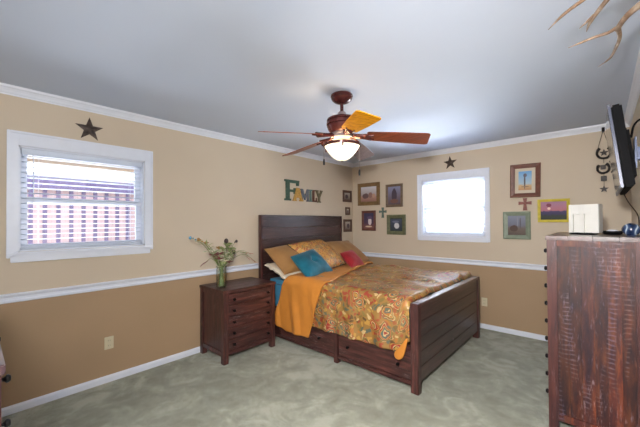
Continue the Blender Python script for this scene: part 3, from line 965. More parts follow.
# ------------------------------------------------------------------ metal stars
def star(label, to, r, rot, th=.02):
    bm = NB()
    c = bm.verts.new(to(0, th, 0)); cb = bm.verts.new(to(0, .002, 0))
    V = []; Bv = []
    for i in range(10):
        a = PI / 2 + rot + i * PI / 5
        rr = r if i % 2 == 0 else r * .40
        V.append(bm.verts.new(to(rr * math.cos(a), .005, rr * math.sin(a))))
        Bv.append(bm.verts.new(to(rr * math.cos(a), .001, rr * math.sin(a))))
    for i in range(10):
        j = (i + 1) % 10
        bm.faces.new((c, V[i], V[j])); bm.faces.new((cb, Bv[j], Bv[i])); bm.faces.new((V[i], Bv[i], Bv[j], V[j]))
    return tag(link('metal_star', bm, MT['star']), label, 'wall star')
star('brown metal star above the window that shows the fence', lambda u, d, z: Vector((d, -3.848 + u, 2.222 + z)), .105, R(0))
star('small brown metal star above the bright window by the bed foot', lambda u, d, z: Vector((1.70 + u, -d, 2.238 + z)), .098, R(3))

# ------------------------------------------------------------------ FAMILY letters
MT['f_green'] = plain('green_letter_paint', (0.04, 0.085, 0.055), .6, var=.25, scale=40)
MT['f_gold'] = plain('gold_letter_paint', (0.48, 0.26, 0.04), .5, var=.3, scale=40)
MT['f_blue'] = plain('slate_letter_paint', (0.11, 0.12, 0.14), .6, var=.3, scale=40)
MT['f_teal'] = plain('teal_grey_letter_paint', (0.10, 0.17, 0.15), .6, var=.25, scale=40)
MT['f_brown'] = plain('brown_letter_paint', (0.13, 0.055, 0.035), .6, var=.3, scale=40)
MT['f_olive'] = plain('olive_letter_paint', (0.15, 0.12, 0.06), .6, var=.3, scale=40)
fam = thing('family_sign', 'painted wall letters spelling FAMILY above the headboard', 'wall sign', (0, -1.22, 1.72))
def letter(ch, y0, y1, z0, z1, mat, depth=.016, base=.001):
    w, h = y1 - y0, z1 - z0
    sh = {
        'F': [[(0, 0), (.42, 0), (.42, .09), (.33, .09), (.33, .42), (.62, .42), (.62, .34), (.74, .34), (.74, .62), (.62, .62), (.62, .54), (.33, .54), (.33, .86), (.80, .86), (.80, .74), (.96, .74), (1, 1), (0, 1), (0, .91), (.09, .91), (.09, .09), (0, .09)]],
        'A': [[(0, 0), (.36, 0), (.36, .1), (.29, .1), (.33, .26), (.67, .26), (.71, .1), (.64, .1), (.64, 0), (1, 0), (1, .1), (.94, .1), (.64, 1), (.36, 1), (.06, .1), (0, .1)]],
        'M': [[(0, 0), (.30, 0), (.30, .1), (.24, .1), (.24, .66), (.44, .12), (.56, .12), (.76, .66), (.76, .1), (.70, .1), (.70, 0), (1, 0), (1, .1), (.95, .1), (.95, .9), (1, .9), (1, 1), (.74, 1), (.5, .42), (.26, 1), (0, 1), (0, .9), (.05, .9), (.05, .1), (0, .1)]],
        'I': [[(0, 0), (1, 0), (1, .1), (.75, .1), (.75, .9), (1, .9), (1, 1), (0, 1), (0, .9), (.25, .9), (.25, .1), (0, .1)]],
        'L': [[(0, 0), (1, 0), (1, .36), (.84, .36), (.80, .13), (.46, .13), (.46, .9), (.6, .9), (.6, 1), (0, 1), (0, .9), (.14, .9), (.14, .1), (0, .1)]],
        'Y': [[(.26, 0), (.76, 0), (.76, .1), (.64, .1), (.64, .42), (.94, .9), (1, .9), (1, 1), (.66, 1), (.66, .9), (.70, .9), (.51, .6), (.34, .9), (.40, .9), (.40, 1), (0, 1), (0, .9), (.08, .9), (.38, .42), (.38, .1), (.26, .1)]],
    }[ch]
    bm = NB()
    for poly in sh:
        prism(bm, poly, lambda u, v, d: Vector((d, y0 + u * w, z0 + v * h)), base, base + depth)
    o = link('letter', bm, mat, fam)
    o['label'] = 'letter ' + ch
    if ch == 'A':
        pass
letter('F', -1.615, -1.33, 1.718, 2.012, MT['f_green'])
letter('A', -1.475, -1.27, 1.715, 1.905, MT['f_gold'], base=.019)
letter('M', -1.30, -1.125, 1.718, 1.902, MT['f_blue'])
letter('I', -1.125, -1.055, 1.718, 1.902, MT['f_teal'])
letter('L', -1.06, -.95, 1.718, 1.902, MT['f_brown'])
letter('Y', -1.00, -.84, 1.712, 1.902, MT['f_olive'], base=.019)

# ------------------------------------------------------------------ pictures
def pic(name, base_stops, blobs):
    m, n, b = nt(name)
    t = n.nodes.new('ShaderNodeTexCoord')
    sp = n.nodes.new('ShaderNodeSeparateXYZ'); n.links.new(t.outputs['UV'], sp.inputs[0])
    U, V = sp.outputs[0], sp.outputs[1]
    nz = noise_t(n, t.outputs['UV'], 6, 4)
    vv = math_(n, 'ADD', V, math_(n, 'MULTIPLY_ADD', nz, .16, -.08))
    c = ramp(n, vv, base_stops)
    for (cu, cv, ru, rv, col) in blobs:
        du = math_(n, 'DIVIDE', math_(n, 'SUBTRACT', U, cu), ru)
        dv = math_(n, 'DIVIDE', math_(n, 'SUBTRACT', V, cv), rv)
        d = math_(n, 'ADD', math_(n, 'POWER', math_(n, 'ABSOLUTE', du), 2.0), math_(n, 'POWER', math_(n, 'ABSOLUTE', dv), 2.0))
        d = math_(n, 'ADD', d, math_(n, 'MULTIPLY_ADD', nz, .8, -.4))
        f = math_(n, 'MULTIPLY_ADD', d, -3.0, 3.5, clamp=True)
        c = mixc(n, f, c, col)
    n.links.new(c, b.inputs['Base Color'])
    b.inputs['Roughness'].default_value = .5
    b.inputs['Specular IOR Level'].default_value = .25
    return m

def picture(label, to, u0, u1, z0, z1, fw, fmat, pmat, mw=0.0, mmat=None, fd=.02, tiltdeg=0.0, group=None):
    root = thing('framed_picture', label, 'picture', to((u0 + u1) / 2, 0, z0), group=group)
    cu, cz = (u0 + u1) / 2, (z0 + z1) / 2
    ct, st = math.cos(R(tiltdeg)), math.sin(R(tiltdeg))
    def T(u, d, z):
        a, b = u - cu, z - cz
        return to(cu + a * ct - b * st, d, cz + a * st + b * ct)
    bm = NB()
    # mitred moulding with a raised outer lip
    for (A, B, Ai, Bi) in (((u0, z0), (u1, z0), (u0 + fw, z0 + fw), (u1 - fw, z0 + fw)), ((u1, z0), (u1, z1), (u1 - fw, z0 + fw), (u1 - fw, z1 - fw)),
                           ((u1, z1), (u0, z1), (u1 - fw, z1 - fw), (u0 + fw, z1 - fw)), ((u0, z1), (u0, z0), (u0 + fw, z1 - fw), (u0 + fw, z0 + fw))):
        def cs(O, I):
            O = Vector(O); I = Vector(I)
            L = lambda t: O.lerp(I, t)
            return [(O, .001), (O, fd * .8), (L(.2), fd), (L(.45), fd * .92), (L(.8), fd * .7), (I, fd * .55), (I, .001)]
        a = [bm.verts.new(T(p.x, d, p.y)) for p, d in cs(A, Ai)]
        b2 = [bm.verts.new(T(p.x, d, p.y)) for p, d in cs(B, Bi)]
        k = len(a)
        for i in range(k):
            bm.faces.new((a[i], a[(i + 1) % k], b2[(i + 1) % k], b2[i]))
        bm.faces.new(a); bm.faces.new(b2[::-1])
    link('frame', bm, fmat, root)
    def panel(nm, e, d, mat):
        bm = NB()
        uv = bm.loops.layers.uv.new('uv')
        co = [(u0 + e, z0 + e), (u1 - e, z0 + e), (u1 - e, z1 - e), (u0 + e, z1 - e)]
        fr = [bm.verts.new(T(a, d, b)) for a, b in co]
        bk = [bm.verts.new(T(a, d - .002, b)) for a, b in co]
        f = bm.faces.new(fr)
        for l, c in zip(f.loops, ((0, 0), (1, 0), (1, 1), (0, 1))): l[uv].uv = c
        bm.faces.new(bk[::-1])
        for i in range(4): bm.faces.new((fr[i], bk[i], bk[(i + 1) % 4], fr[(i + 1) % 4]))
        return link(nm, bm, mat, root)
    if mw:
        panel('mat_board', fw * .95, .007, mmat)
    panel('print', fw * .95 + mw, .009 if mw else .008, pmat)
    return root
tb = lambda u, d, z: Vector((u, -d, z))
tl = lambda u, d, z: Vector((d, u, z))
fr = lambda nm, c, v=.25: plain(nm, c, .45, var=v, scale=30)
MT['fr_gold'] = fr('antique_gold_frame', (0.20, 0.115, 0.045)); MT['fr_taupe'] = fr('taupe_frame', (0.16, 0.105, 0.065))
MT['fr_redbrown'] = fr('red_brown_frame', (0.13, 0.045, 0.03)); MT['fr_green'] = fr('mossy_green_frame', (0.115, 0.12, 0.06))
MT['fr_rust'] = fr('rust_brown_frame', (0.14, 0.042, 0.022)); MT['fr_sage'] = fr('sage_frame', (0.19, 0.23, 0.16), .1)
MT['fr_yellow'] = fr('yellow_frame', (0.62, 0.50, 0.05), .15); MT['fr_dark'] = fr('small_dark_frame', (0.085, 0.04, 0.025))
MT['mat_cream'] = plain('cream_mat', (0.62, 0.54, 0.42), .8, var=.03); MT['mat_dark'] = plain('dark_mat', (0.02, 0.035, 0.03), .8, var=.1)
P1 = pic('print_wagon', [(0, (.30, .16, .13)), (.3, (.45, .25, .2)), (.45, (.42, .36, .36)), (1, (.62, .62, .66))], [(.3, .38, .2, .18, (.16, .10, .10)), (.62, .42, .13, .2, (.30, .17, .14)), (.82, .38, .1, .14, (.5, .3, .22))])
P2 = pic('print_rider', [(0, (.12, .08, .08)), (.4, (.16, .13, .17)), (1, (.24, .25, .38))], [(.5, .5, .2, .38, (.07, .05, .07)), (.5, .2, .3, .12, (.18, .09, .07))])
P3 = pic('print_white_horse', [(0, (.24, .1, .08)), (.35, (.09, .05, .08)), (1, (.05, .05, .10))], [(.62, .45, .17, .24, (.62, .52, .5)), (.6, .7, .25, .1, (.12, .08, .14)), (.5, .12, .35, .05, (.6, .45, .3))])
P4 = pic('print_white_dog', [(0, (.04, .05, .06)), (1, (.07, .08, .12))], [(.55, .4, .22, .25, (.55, .55, .55)), (.45, .75, .3, .1, (.15, .16, .22))])
P5 = pic('print_windmill', [(0, (.48, .24, .10)), (.24, (.62, .42, .22)), (.34, (.42, .55, .62)), (1, (.16, .38, .68))], [(.48, .45, .06, .40, (.10, .08, .09)), (.5, .78, .14, .10, (.12, .11, .14)), (.5, .18, .3, .03, (.3, .18, .1))])
P6 = pic('print_old_barn', [(0, (.10, .075, .06)), (.35, (.16, .12, .10)), (.5, (.17, .17, .22)), (1, (.24, .26, .33))], [(.35, .35, .22, .16, (.09, .055, .045)), (.7, .6, .03, .3, (.1, .09, .1)), (.55, .7, .02, .25, (.3, .3, .33))])
P7 = pic('print_sunset_mill', [(0, (.02, .03, .015)), (.22, (.03, .035, .03)), (.32, (.04, .03, .09)), (.46, (.06, .04, .12)), (.50, (.45, .16, .20)), (1, (.38, .20, .30))], [(.33, .62, .06, .07, (.85, .62, .55)), (.33, .8, .10, .10, (.22, .05, .08))])
PS = [pic('print_small_%d' % i, [(0, (.16, .12, .10)), (1, (.48, .42, .36))], [(.5 + .1 * (i - 1), .45, .25, .3, (.10, .07, .08))]) for i in range(3)]
picture('landscape picture in an antique gold frame, highest beside the room corner', tb, .12, .56, 1.69, 2.072, .065, MT['fr_gold'], P1, .004, MT['mat_cream'], group='pictures between the corner and the bright window')
picture('upright blue-grey picture in a taupe frame, top right of the four by the corner', tb, .672, .972, 1.645, 2.012, .04, MT['fr_taupe'], P2, group='pictures between the corner and the bright window')
picture('upright picture of a white figure in a red-brown frame, under the gold-framed one', tb, .20, .476, 1.26, 1.60, .042, MT['fr_redbrown'], P3, group='pictures between the corner and the bright window')
picture('picture in a moss green frame with a dark mat, left of the bright window', tb, .688, 1.018, 1.205, 1.522, .058, MT['fr_green'], P4, .012, MT['mat_dark'], group='pictures between the corner and the bright window')
picture('windmill picture with cream mat in a rust-brown frame', tb, 2.437, 2.752, 1.70, 2.108, .052, MT['fr_rust'], P5, .040, MT['mat_cream'], tiltdeg=-1, group='pictures right of the bright window')
picture('grey barn picture in a wide sage green frame below a small red cross', tb, 2.354, 2.647, 1.186, 1.528, .052, MT['fr_sage'], P6, group='pictures right of the bright window')
picture('sunset picture in a bright yellow frame', tb, 2.718, 3.022, 1.395, 1.665, .030, MT['fr_yellow'], P7, group='pictures right of the bright window')
picture('small dark-framed photo, topmost of three beside the headboard', tl, -.290, -.045, 1.755, 1.955, .042, MT['fr_dark'], PS[0], group='small photos beside the headboard')
picture('tiny dark-framed photo, middle of three beside the headboard', tl, -.218, -.095, 1.530, 1.665, .030, MT['fr_dark'], PS[1], group='small photos beside the headboard')
picture('small dark-framed photo, lowest of three beside the headboard', tl, -.275, -.045, 1.240, 1.455, .042, MT['fr_dark'], PS[2], group='small photos beside the headboard')

def cross(label, u, z0, z1, w, mat, name='wall_cross'):
    zc = z0 + (z1 - z0) * .60
    t = .028
    bm = NB()
    poly = [(u - t * .8, z0), (u + t * .8, z0), (u + t / 2, zc - t / 2), (u + w / 2, zc - t * .75), (u + w / 2, zc + t * .75), (u + t / 2, zc + t / 2), (u + t * .8, z1), (u - t * .8, z1), (u - t / 2, zc + t / 2), (u - w / 2, zc + t * .75), (u - w / 2, zc - t * .75), (u - t / 2, zc - t / 2)]
    prism(bm, poly, lambda a, b, d: Vector((a, -d, b)), .001, .014)
    root = tag(link(name, bm, mat), label, 'cross')
    bm = NB(); lathe(bm, [(0, 0), (.012, 0), (.010, .005), (0, .007)], (u, -.014, zc), 10, (0, -1, 0)); link('centre_boss', bm, mat, root)
MT['verdigris'] = plain('verdigris_cross', (0.12, 0.17, 0.145), .5, .2, var=.35, scale=40)
MT['redcross'] = plain('red_brown_cross', (0.20, 0.05, 0.035), .5, var=.3, scale=40)
cross('small greenish metal cross between the red-brown and green frames', .612, 1.475, 1.645, .135, MT['verdigris'])
cross('small red-brown cross between the windmill picture and the sage frame', 2.592, 1.540, 1.690, .135, MT['redcross'])

# ------------------------------------------------------------------ horseshoe wall hanging
hang = thing('horseshoe_hanging', 'dark iron hanging of horseshoes and a star strung beside the television', 'wall hanging', (3.31, -.03, 1.72))
hy = -.055
def shoe(cx, cz, r, rot, name='horseshoe'):
    pts = []
    for i in range(15):
        a = R(-235 + 290 * i / 14) + rot
        pts.append((cx + r * math.cos(a), hy, cz + r * 1.08 * math.sin(a)))
    bm = NB(); tube(bm, pts, [.011 if 1 < i < 13 else .014 for i in range(15)], 8, 0, 1.0); link(name, bm, MT['iron'], hang, smooth=True)
bm = NB(); box(bm, (3.297, -.062, 2.355), (3.321, -.0, 2.40), .003); link('hook', bm, MT['black'], hang)
bm = NB()
tube(bm, [(3.309, hy, 2.37), (3.262, hy, 2.17)], .0022, 5); tube(bm, [(3.309, hy, 2.37), (3.358, hy, 2.17)], .0022, 5)
tube(bm, [(3.31, hy, 2.06), (3.31, hy, 2.02)], .002, 5); tube(bm, [(3.31, hy, 1.93), (3.31, hy, 1.88)], .002, 5); tube(bm, [(3.31, hy, 1.83), (3.31, hy, 1.78)], .002, 5)
link('chain', bm, MT['iron'], hang)
shoe(3.312, 2.130, .056, 0)
shoe(3.306, 1.965, .047, R(8))
def sstar(cx, cz, r):
    bm = NB(); poly = []
    for i in range(10):
        a = PI / 2 + i * PI / 5; rr = r if i % 2 == 0 else r * .42
        poly.append((cx + rr * math.cos(a), cz + rr * math.sin(a)))
    prism(bm, poly, lambda a, b, d: Vector((a, -d, b)), .05, .057); link('star', bm, MT['iron'], hang)
sstar(3.312, 2.130, .040); sstar(3.309, 1.745, .040)
bm = NB(); box(bm, (3.283, -.062, 1.955), (3.326, -.05, 2.0), .003); link('square_plate', bm, MT['iron'], hang)
bm = NB(); box(bm, (3.285, -.062, 1.83), (3.333, -.05, 1.885), .003); link('square_plate', bm, MT['iron'], hang)
bm = NB(); tube(bm, [(3.36, hy, 2.04), (3.385, hy, 2.0), (3.388, hy, 1.95), (3.37, hy, 1.91)], [.012, .016, .014, .008], 8, 4); tube(bm, [(3.385, hy, 1.93), (3.40, hy, 1.86), (3.415, hy, 1.80)], [.006, .013, .010], 8, 4); link('spur', bm, MT['iron'], hang, smooth=True)

# ------------------------------------------------------------------ television on its arm
MT['bezel'] = plain('grey_blue_bezel', (0.045, 0.052, 0.085), .35, .2, var=.1)
MT['screen'] = plain('dark_screen', (0.01, 0.011, 0.016), .08, var=.05)
MT['mount'] = plain('blue_grey_mount', (0.05, 0.065, 0.11), .35, .4, var=.25, scale=20)
tvr = thing('television', 'flat television tilted down from a wall arm above the tall chest', 'television', (3.36, -1.6, 1.58))
tilt = math.atan2(3.372 - 3.318, 2.088 - 1.598)
TM = Matrix.Translation((3.372, -1.63, 1.598)) @ Matrix.Rotation(-tilt, 4, 'Y')
def tvbox(nm, x0, x1, y0, y1, z0, z1, mat, bev=.004, parent=tvr):
    bm = NB(); obox(bm, TM @ Matrix.Translation(((x0 + x1) / 2, (y0 + y1) / 2, (z0 + z1) / 2)), (x1 - x0, y1 - y0, z1 - z0), bev); return link(nm, bm, mat, parent)
tvbox('bezel', 0, .013, -.42, .42, 0, .493, MT['bezel'])
tvbox('screen', -.0015, .001, -.40, .40, .022, .472, MT['screen'], .0005)
tvbox('back_cover', .013, .062, -.41, .41, .004, .488, MT['blackplastic'], .01)
tvbox('back_bulge', .060, .082, -.30, .30, .06, .36, MT['blackplastic'], .01)
mt = thing('television_mount', 'blue-grey metal bracket and arm holding the television to the right wall', 'wall mount', (3.5, -1.7, 1.7))
bm = NB(); box(bm, (3.497, -1.80, 1.68), (3.5145, -1.55, 1.97), .004); link('wall_plate', bm, MT['mount'], mt)
bm = NB(); box(bm, (3.447, -1.76, 1.74), (3.457, -1.60, 1.94), .004); link('screen_plate', bm, MT['mount'], mt)
bm = NB(); box(bm, (3.455, -1.71, 1.80), (3.50, -1.64, 1.88), .006); link('arm', bm, MT['mount'], mt)
bm = NB(); tube(bm, [(3.43, -1.78, 1.93), (3.44, -1.83, 1.99), (3.47, -1.85, 2.02), (3.507, -1.86, 2.00), (3.507, -1.86, 1.40)], .006, 8, 6); tag(link('power_cord', bm, MT['blackplastic'], None, smooth=True), 'black cord looping from the back of the television to the wall', 'cord')
bm = NB(); tube(bm, [(3.40, -1.30, 1.64), (3.44, -1.2, 1.55), (3.495, -1.1, 1.45), (3.505, -1.05, 1.34)], .004, 6, 6); tag(link('antenna_cable', bm, MT['star'], None, smooth=True), 'thin dark cable hanging from the television down behind the chest', 'cord')

# ------------------------------------------------------------------ things on the tall chest (top at z = 1.31)
MT['cabinet_white'] = plain('white_painted_box', (0.64, 0.63, 0.59), .5, var=.03)
wb = thing('panelled_box', 'white box with two recessed front panels standing on the tall chest', 'box', (3.195, -1.46, 1.31), R(-14))
def wbx(nm, a, b, mat, bev=.003):
    bm = NB(); box(bm, a, b, bev); return link(nm, bm, mat, wb, local=True)
bm = NB()
box(bm, (-.088, -.022, .012), (.088, .055, .222), .003)
link('body', bm, MT['cabinet_white'], wb, local=True)
bm = NB()
for (a, b) in (((-.088, .012), (-.062, .222)), ((.050, .012), (.088, .222)), ((-.022, .012), (.004, .222)), ((-.062, .150), (-.022, .222)), ((.004, .150), (.050, .222))):
    box(bm, (a[0], -.040, a[1]), (b[0], -.022, b[1]), .001)
link('front_frame', bm, MT['cabinet_white'], wb, local=True)
bm = NB(); lathe(bm, [(0, .0), (.072, .0), (.082, .005), (.080, .010), (.05, .013), (0, .013)], (0, 0, 0), 24)
for v in bm.verts: v.co.y *= .8; v.co.x *= 1.05; v.co.y -= .035
link('base', bm, MT['blackplastic'], wb, smooth=True, local=True)
dish = thing('oval_dish', 'low black dish with a white centre near the blue glass ball', 'dish', (3.345, -1.38, 1.31))
bm = NB(); lathe(bm, [(0, .002), (.045, .0), (.062, .012), (.064, .026), (.058, .026), (.048, .012), (0, .007)], (0, 0, 0), 26); link('rim', bm, MT['blackplastic'], dish, smooth=True, local=True)
bm = NB(); lathe(bm, [(0, .036), (.022, .034), (.034, .026), (.038, .012), (0, .008)], (0, 0, 0), 20); link('white_centre', bm, MT['white'], dish, smooth=True, local=True)
m, n_, b = nt('blue_swirled_glass')
wv = n_.nodes.new('ShaderNodeTexWave'); wv.inputs['Scale'].default_value = 6; wv.inputs['Distortion'].default_value = 5; wv.inputs['Detail'].default_value = 2
n_.links.new(coord(n_), wv.inputs['Vector'])
n_.links.new(ramp(n_, wv.outputs['Fac'], [(0, (.01, .02, .055)), (.7, (.025, .05, .12)), (.93, (.05, .09, .18)), (1, (.42, .5, .58))]), b.inputs['Base Color'])
b.inputs['Roughness'].default_value = .15; b.inputs['Coat Weight'].default_value = .5
MT['blueglass'] = m
bm = NB()
prof = [(0, 0), (.022, 0.0)] + [(.048 * math.cos(R(a)), .042 + .042 * math.sin(R(a))) for a in range(-62, 90, 12)] + [(0, .084)]
lathe(bm, prof, (3.432, -1.62, 1.31), 26)
tag(link('glass_ball', bm, MT['blueglass'], None, smooth=True), 'round dark blue glass ornament with pale swirls at the chest right edge', 'ornament')

# ------------------------------------------------------------------ vase of flowers on the nightstand (top at z = .735)
VX, VY, VZ = .335, -2.785, .735
vs = thing('glass_vase', 'clear glass vase of water and stems on the nightstand', 'vase', (VX, VY, VZ))
GK = 1.22
bm = NB(); lathe(bm, [(r * GK, z) for r, z in [(0, .0), (.040, .0), (.043, .006), (.040, .03), (.043, .10), (.044, .17), (.040, .20), (.046, .225), (.044, .225), (.038, .20), (.042, .17), (.041, .10), (.038, .03), (.036, .008), (0, .008)]], (VX, VY, VZ), 28)
link('glass_body', bm, MT['vase'], vs, smooth=True)
bm = NB(); lathe(bm, [(r * GK, z) for r, z in [(0, .010), (.0355, .010), (.037, .03), (.0395, .10), (.040, .13), (0, .13)]], (VX, VY, VZ), 24); link('water', bm, MT['water'], vs, smooth=True)
MT['stem'] = plain('green_stem', (0.16, 0.20, 0.06), .6, var=.3)
MT['leaf'] = plain('pale_green_leaf', (0.28, 0.33, 0.12), .6, var=.35, scale=60)
MT['leaf_pale'] = plain('silvery_leaf', (0.42, 0.45, 0.28), .6, var=.3, scale=60)
MT['petal_white'] = plain('cream_petals', (0.82, 0.76, 0.60), .6)
MT['petal_wine'] = plain('wine_petals', (0.26, 0.04, 0.06), .6, var=.3)
MT['petal_red'] = plain('rust_red_blades', (0.50, 0.05, 0.03), .6, var=.3)
MT['petal_gold'] = plain('golden_bud', (0.35, 0.17, 0.04), .6, var=.4)
MT['petal_dark'] = plain('dark_seed_head', (0.05, 0.03, 0.03), .7, var=.3)
MT['petal_blue'] = plain('blue_bud', (0.07, 0.22, 0.34), .6, var=.3)
def leaf(bm, p, d, L, w):
    d = Vector(d).normalized(); s = d.cross(Vector((.3, .2, 1))).normalized(); up = s.cross(d)
    n = 5; rows = []
    for i in range(n + 1):
        t = i / n; ww = w * math.sin(PI * min(.98, t * .9 + .06)); c = Vector(p) + d * L * t + up * (-.15 * L * t * t)
        rows.append((bm.verts.new(c + s * ww), bm.verts.new(c + up * .12 * ww), bm.verts.new(c - s * ww)))
    for a, b in zip(rows, rows[1:]):
        bm.faces.new((a[0], a[1], b[1], b[0])); bm.faces.new((a[1], a[2], b[2], b[1]))
def blossom(bm, c, r, kind):
    c = Vector(c)
    if kind == 'flower':
        for k in range(6):
            a = 2 * PI * k / 6 + random.random()
            leaf(bm, c, (math.cos(a) * .7 + .3, math.sin(a), .35), r, r * .38)
        bmesh.ops.create_icosphere(bm, subdivisions=1, radius=r * .28, matrix=Matrix.Translation(c))
    elif kind == 'bud':
        bmesh.ops.create_icosphere(bm, subdivisions=2, radius=r * .5, matrix=Matrix.Translation(c) @ Matrix.Diagonal((1, 1, 1.25, 1)))
    elif kind == 'blade':
        pass
neck = Vector((VX, VY, VZ + .21))
# (tip, flower colour, kind, size, label, extra leaf count)
FL = [
    ((.25, -3.075, 1.262), 'petal_blue', 'bud', .022, 'long arching stem with a blue bud at its tip, reaching farthest left', 2),
    ((.25, -2.99, 1.240), 'petal_gold', 'bud', .026, 'arching stem with golden buds just inside the blue-tipped one', 3),
    ((.27, -2.92, 1.200), 'petal_gold', 'flower', .028, 'stem with a small golden blossom on the left of the bouquet', 3),
    ((.30, -2.845, 1.07), 'petal_wine', 'flower', .050, 'wine-coloured blossom at the left heart of the bouquet', 2),
    ((.28, -2.93, 1.01), 'petal_wine', 'blade', .0, 'dark pointed sprig sticking out low on the left', 0),
    ((.34, -2.80, 1.09), 'petal_wine', 'flower', .040, 'wine-coloured blossom right of the larger wine blossom', 2),
    ((.33, -2.735, 1.085), 'petal_white', 'flower', .040, 'cream blossom in the middle of the bouquet', 3),
    ((.36, -2.765, 1.01), 'petal_white', 'flower', .045, 'cream blossom low over the vase mouth', 2),
    ((.30, -2.705, 1.215), 'petal_dark', 'bud', .036, 'tall stem with a dark seed head at the top centre', 3),
    ((.30, -2.685, 1.175), 'leaf', 'flower', .045, 'pale green leafy sprig right of centre', 5),
    ((.28, -2.565, 1.205), 'petal_dark', 'bud', .022, 'thin stem with a dark bud high on the right', 1),
    ((.30, -2.61, 1.09), 'petal_dark', 'bud', .028, 'stem with a dark bud at mid height on the right', 3),
    ((.32, -2.66, 1.06), 'petal_wine', 'flower', .036, 'wine-coloured blossom right of the cream ones', 3),
    ((.28, -2.38, 1.055), 'petal_red', 'blade', .0, 'red spiky sprig reaching right above the lowest one', 0),
    ((.30, -2.32, .955), 'petal_red', 'blade', .0, 'red spiky sprig drooping farthest right', 0),
    ((.31, -2.49, 1.075), 'leaf', 'blade', .0, 'pale reddish-green sprig at upper right', 0),
]
FL += [
    ((.36, -2.80, 1.03), 'petal_white', 'flower', .040, 'cream blossom between the two wine ones on the left', 4),
    ((.34, -2.69, 1.04), 'petal_white', 'flower', .034, 'small cream blossom under the leafy green sprig', 6),
    ((.33, -2.76, 1.13), 'leaf', 'flower', .045, 'green leafy sprig rising in the middle behind the cream blossoms', 6),
    ((.37, -2.83, 1.04), 'petal_wine', 'flower', .038, 'wine-coloured blossom lowest on the left side of the vase mouth', 3),
    ((.30, -2.79, 1.14), 'petal_gold', 'flower', .034, 'small gold and green blossom above the wine ones', 4),
    ((.28, -2.64, 1.12), 'leaf', 'flower', .05, 'leafy green sprig spreading to the right of the seed head', 5),
    ((.35, -2.70, .995), 'petal_wine', 'flower', .036, 'wine-coloured blossom lowest on the right side of the vase mouth', 4),
    ((.31, -2.87, 1.12), 'petal_white', 'flower', .032, 'cream blossom high on the left of the bouquet', 4),
]
for tip, mt_, kind, r, lab, nl in FL:
    tip = Vector(tip)
    root = thing('flower_stem', lab, 'flower', (VX, VY, VZ + .02), group='flower stems in the glass vase')
    foot = Vector((VX + random.uniform(-.022, .022), VY + random.uniform(-.022, .022), VZ + .02))
    nk = neck + Vector((random.uniform(-.016, .016), (tip.y - VY) * .12, random.uniform(-.005, .01)))
    nk.y = max(VY - .026, min(VY + .026, nk.y))
    side = tip.y - VY
    mid = nk.lerp(tip, .5) + Vector((.01, -.02 * (1 if side < 0 else -1), .05 + abs(side) * .12))
    bm = NB(); tube(bm, [foot, nk, mid, tip], [.0030, .0028, .0024, .0016], 6, 6)
    link('stem', bm, MT['stem'], root, smooth=True)
    if kind == 'blade':
        bm = NB(); d = (tip - mid).normalized()
        for q in range(6):
            c = mid.lerp(tip, .25 + .15 * q)
            leaf(bm, c, d + Vector((random.uniform(-.25, .25), random.uniform(-.1, .1), random.uniform(-.15, .2))), .08, .010)
        link('blades', bm, MT[mt_], root)
    else:
        bm = NB(); blossom(bm, tip, r * 1.25, kind)
        if kind == 'bud' and r < .03:
            for q in (.78, .6):
                bmesh.ops.create_icosphere(bm, subdivisions=1, radius=r * .4, matrix=Matrix.Translation(mid.lerp(tip, q) + Vector((0, 0, .012))))
        link('blossom', bm, MT[mt_], root)
    if nl:
        bm = NB()
        for q in range(nl * 2):
            t = random.uniform(.05, .85); c = nk.lerp(mid, t) if q % 2 else mid.lerp(tip, t * .8)
            leaf(bm, c, (random.uniform(-.5, .8), random.uniform(-1, 1), random.uniform(-.1, .9)), random.uniform(.04, .075), random.uniform(.009, .016))
        link('leaves', bm, MT['leaf'] if nl % 2 else MT['leaf_pale'], root)

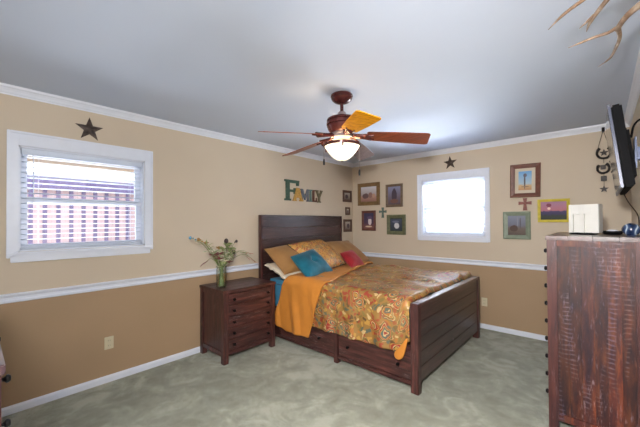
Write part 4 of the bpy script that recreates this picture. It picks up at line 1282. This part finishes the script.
# ------------------------------------------------------------------ mounted antlers
def antlermat():
    m, n, b = nt('antler_bone')
    v = coord(n)
    f = noise_t(n, v, 14, 5, .6, .5)
    n.links.new(ramp(n, f, [(.3, (.11, .06, .035)), (.5, (.24, .155, .10)), (.7, (.45, .35, .26))]), b.inputs['Base Color'])
    b.inputs['Roughness'].default_value = .5
    bump(n, b, noise_t(n, coord(n, scale=(30, 30, 30)), 2, 4), .5, .004)
    return m
MT['antler'] = antlermat()
an = thing('mounted_antlers', 'pair of branching deer antlers reaching out from the right wall near the ceiling', 'antlers', (3.515, -3.05, 2.10))
bm = NB()
prism(bm, [(-.07, -.09), (0, -.13), (.07, -.09), (.085, .03), (.05, .10), (-.05, .10), (-.085, .03)], lambda u, v, d: Vector((3.514 - d, -3.05 + u, 2.16 + v)), 0, .02); link('plaque', bm, MT['fr_rust'], an)
bm = NB(); lathe(bm, [(0, .0), (.045, .0), (.05, .015), (.035, .035), (0, .042)], (3.495, -3.05, 2.17), 16, (-1, 0, 0)); link('skull_cap', bm, MT['antler'], an, smooth=True)
bm = NB()
tube(bm, [(3.47, -3.02, 2.18), (3.46, -2.92, 2.22), (3.408, -2.798, 2.25), (3.372, -2.735, 2.25), (3.347, -2.645, 2.25)], [0.0192, 0.016, 0.0128, 0.0112, 0.0104], 10, 6)
tube(bm, [(3.352, -2.665, 2.25), (3.318, -2.632, 2.252), (3.275, -2.633, 2.25), (3.225, -2.618, 2.25), (3.176, -2.601, 2.25)], [0.0088, 0.0068, 0.006, 0.0048, 0.0012], 9, 6)
tube(bm, [(3.350, -2.66, 2.25), (3.358, -2.56, 2.25), (3.352, -2.475, 2.25), (3.329, -2.334, 2.25), (3.282, -2.25, 2.25)], [0.0096, 0.008, 0.0072, 0.0056, 0.0012], 9, 6)
link('antler', bm, MT['antler'], an, smooth=True)
bm = NB()
tube(bm, [(3.47, -3.08, 2.19), (3.43, -3.08, 2.235), (3.36, -3.02, 2.25), (3.312, -2.922, 2.25), (3.262, -2.792, 2.25), (3.247, -2.712, 2.25)], [0.0176, 0.0144, 0.0112, 0.0088, 0.0072, 0.0012], 10, 6)
tube(bm, [(3.275, -2.84, 2.25), (3.243, -2.79, 2.25), (3.225, -2.76, 2.252)], [0.0064, 0.004, 0.0012], 8, 5)
tube(bm, [(3.40, -3.06, 2.24), (3.33, -3.045, 2.25), (3.245, -2.984, 2.25), (3.18, -2.925, 2.25), (3.122, -2.844, 2.25)], [0.0096, 0.0088, 0.0072, 0.006, 0.0012], 9, 6)
link('antler', bm, MT['antler'], an, smooth=True)
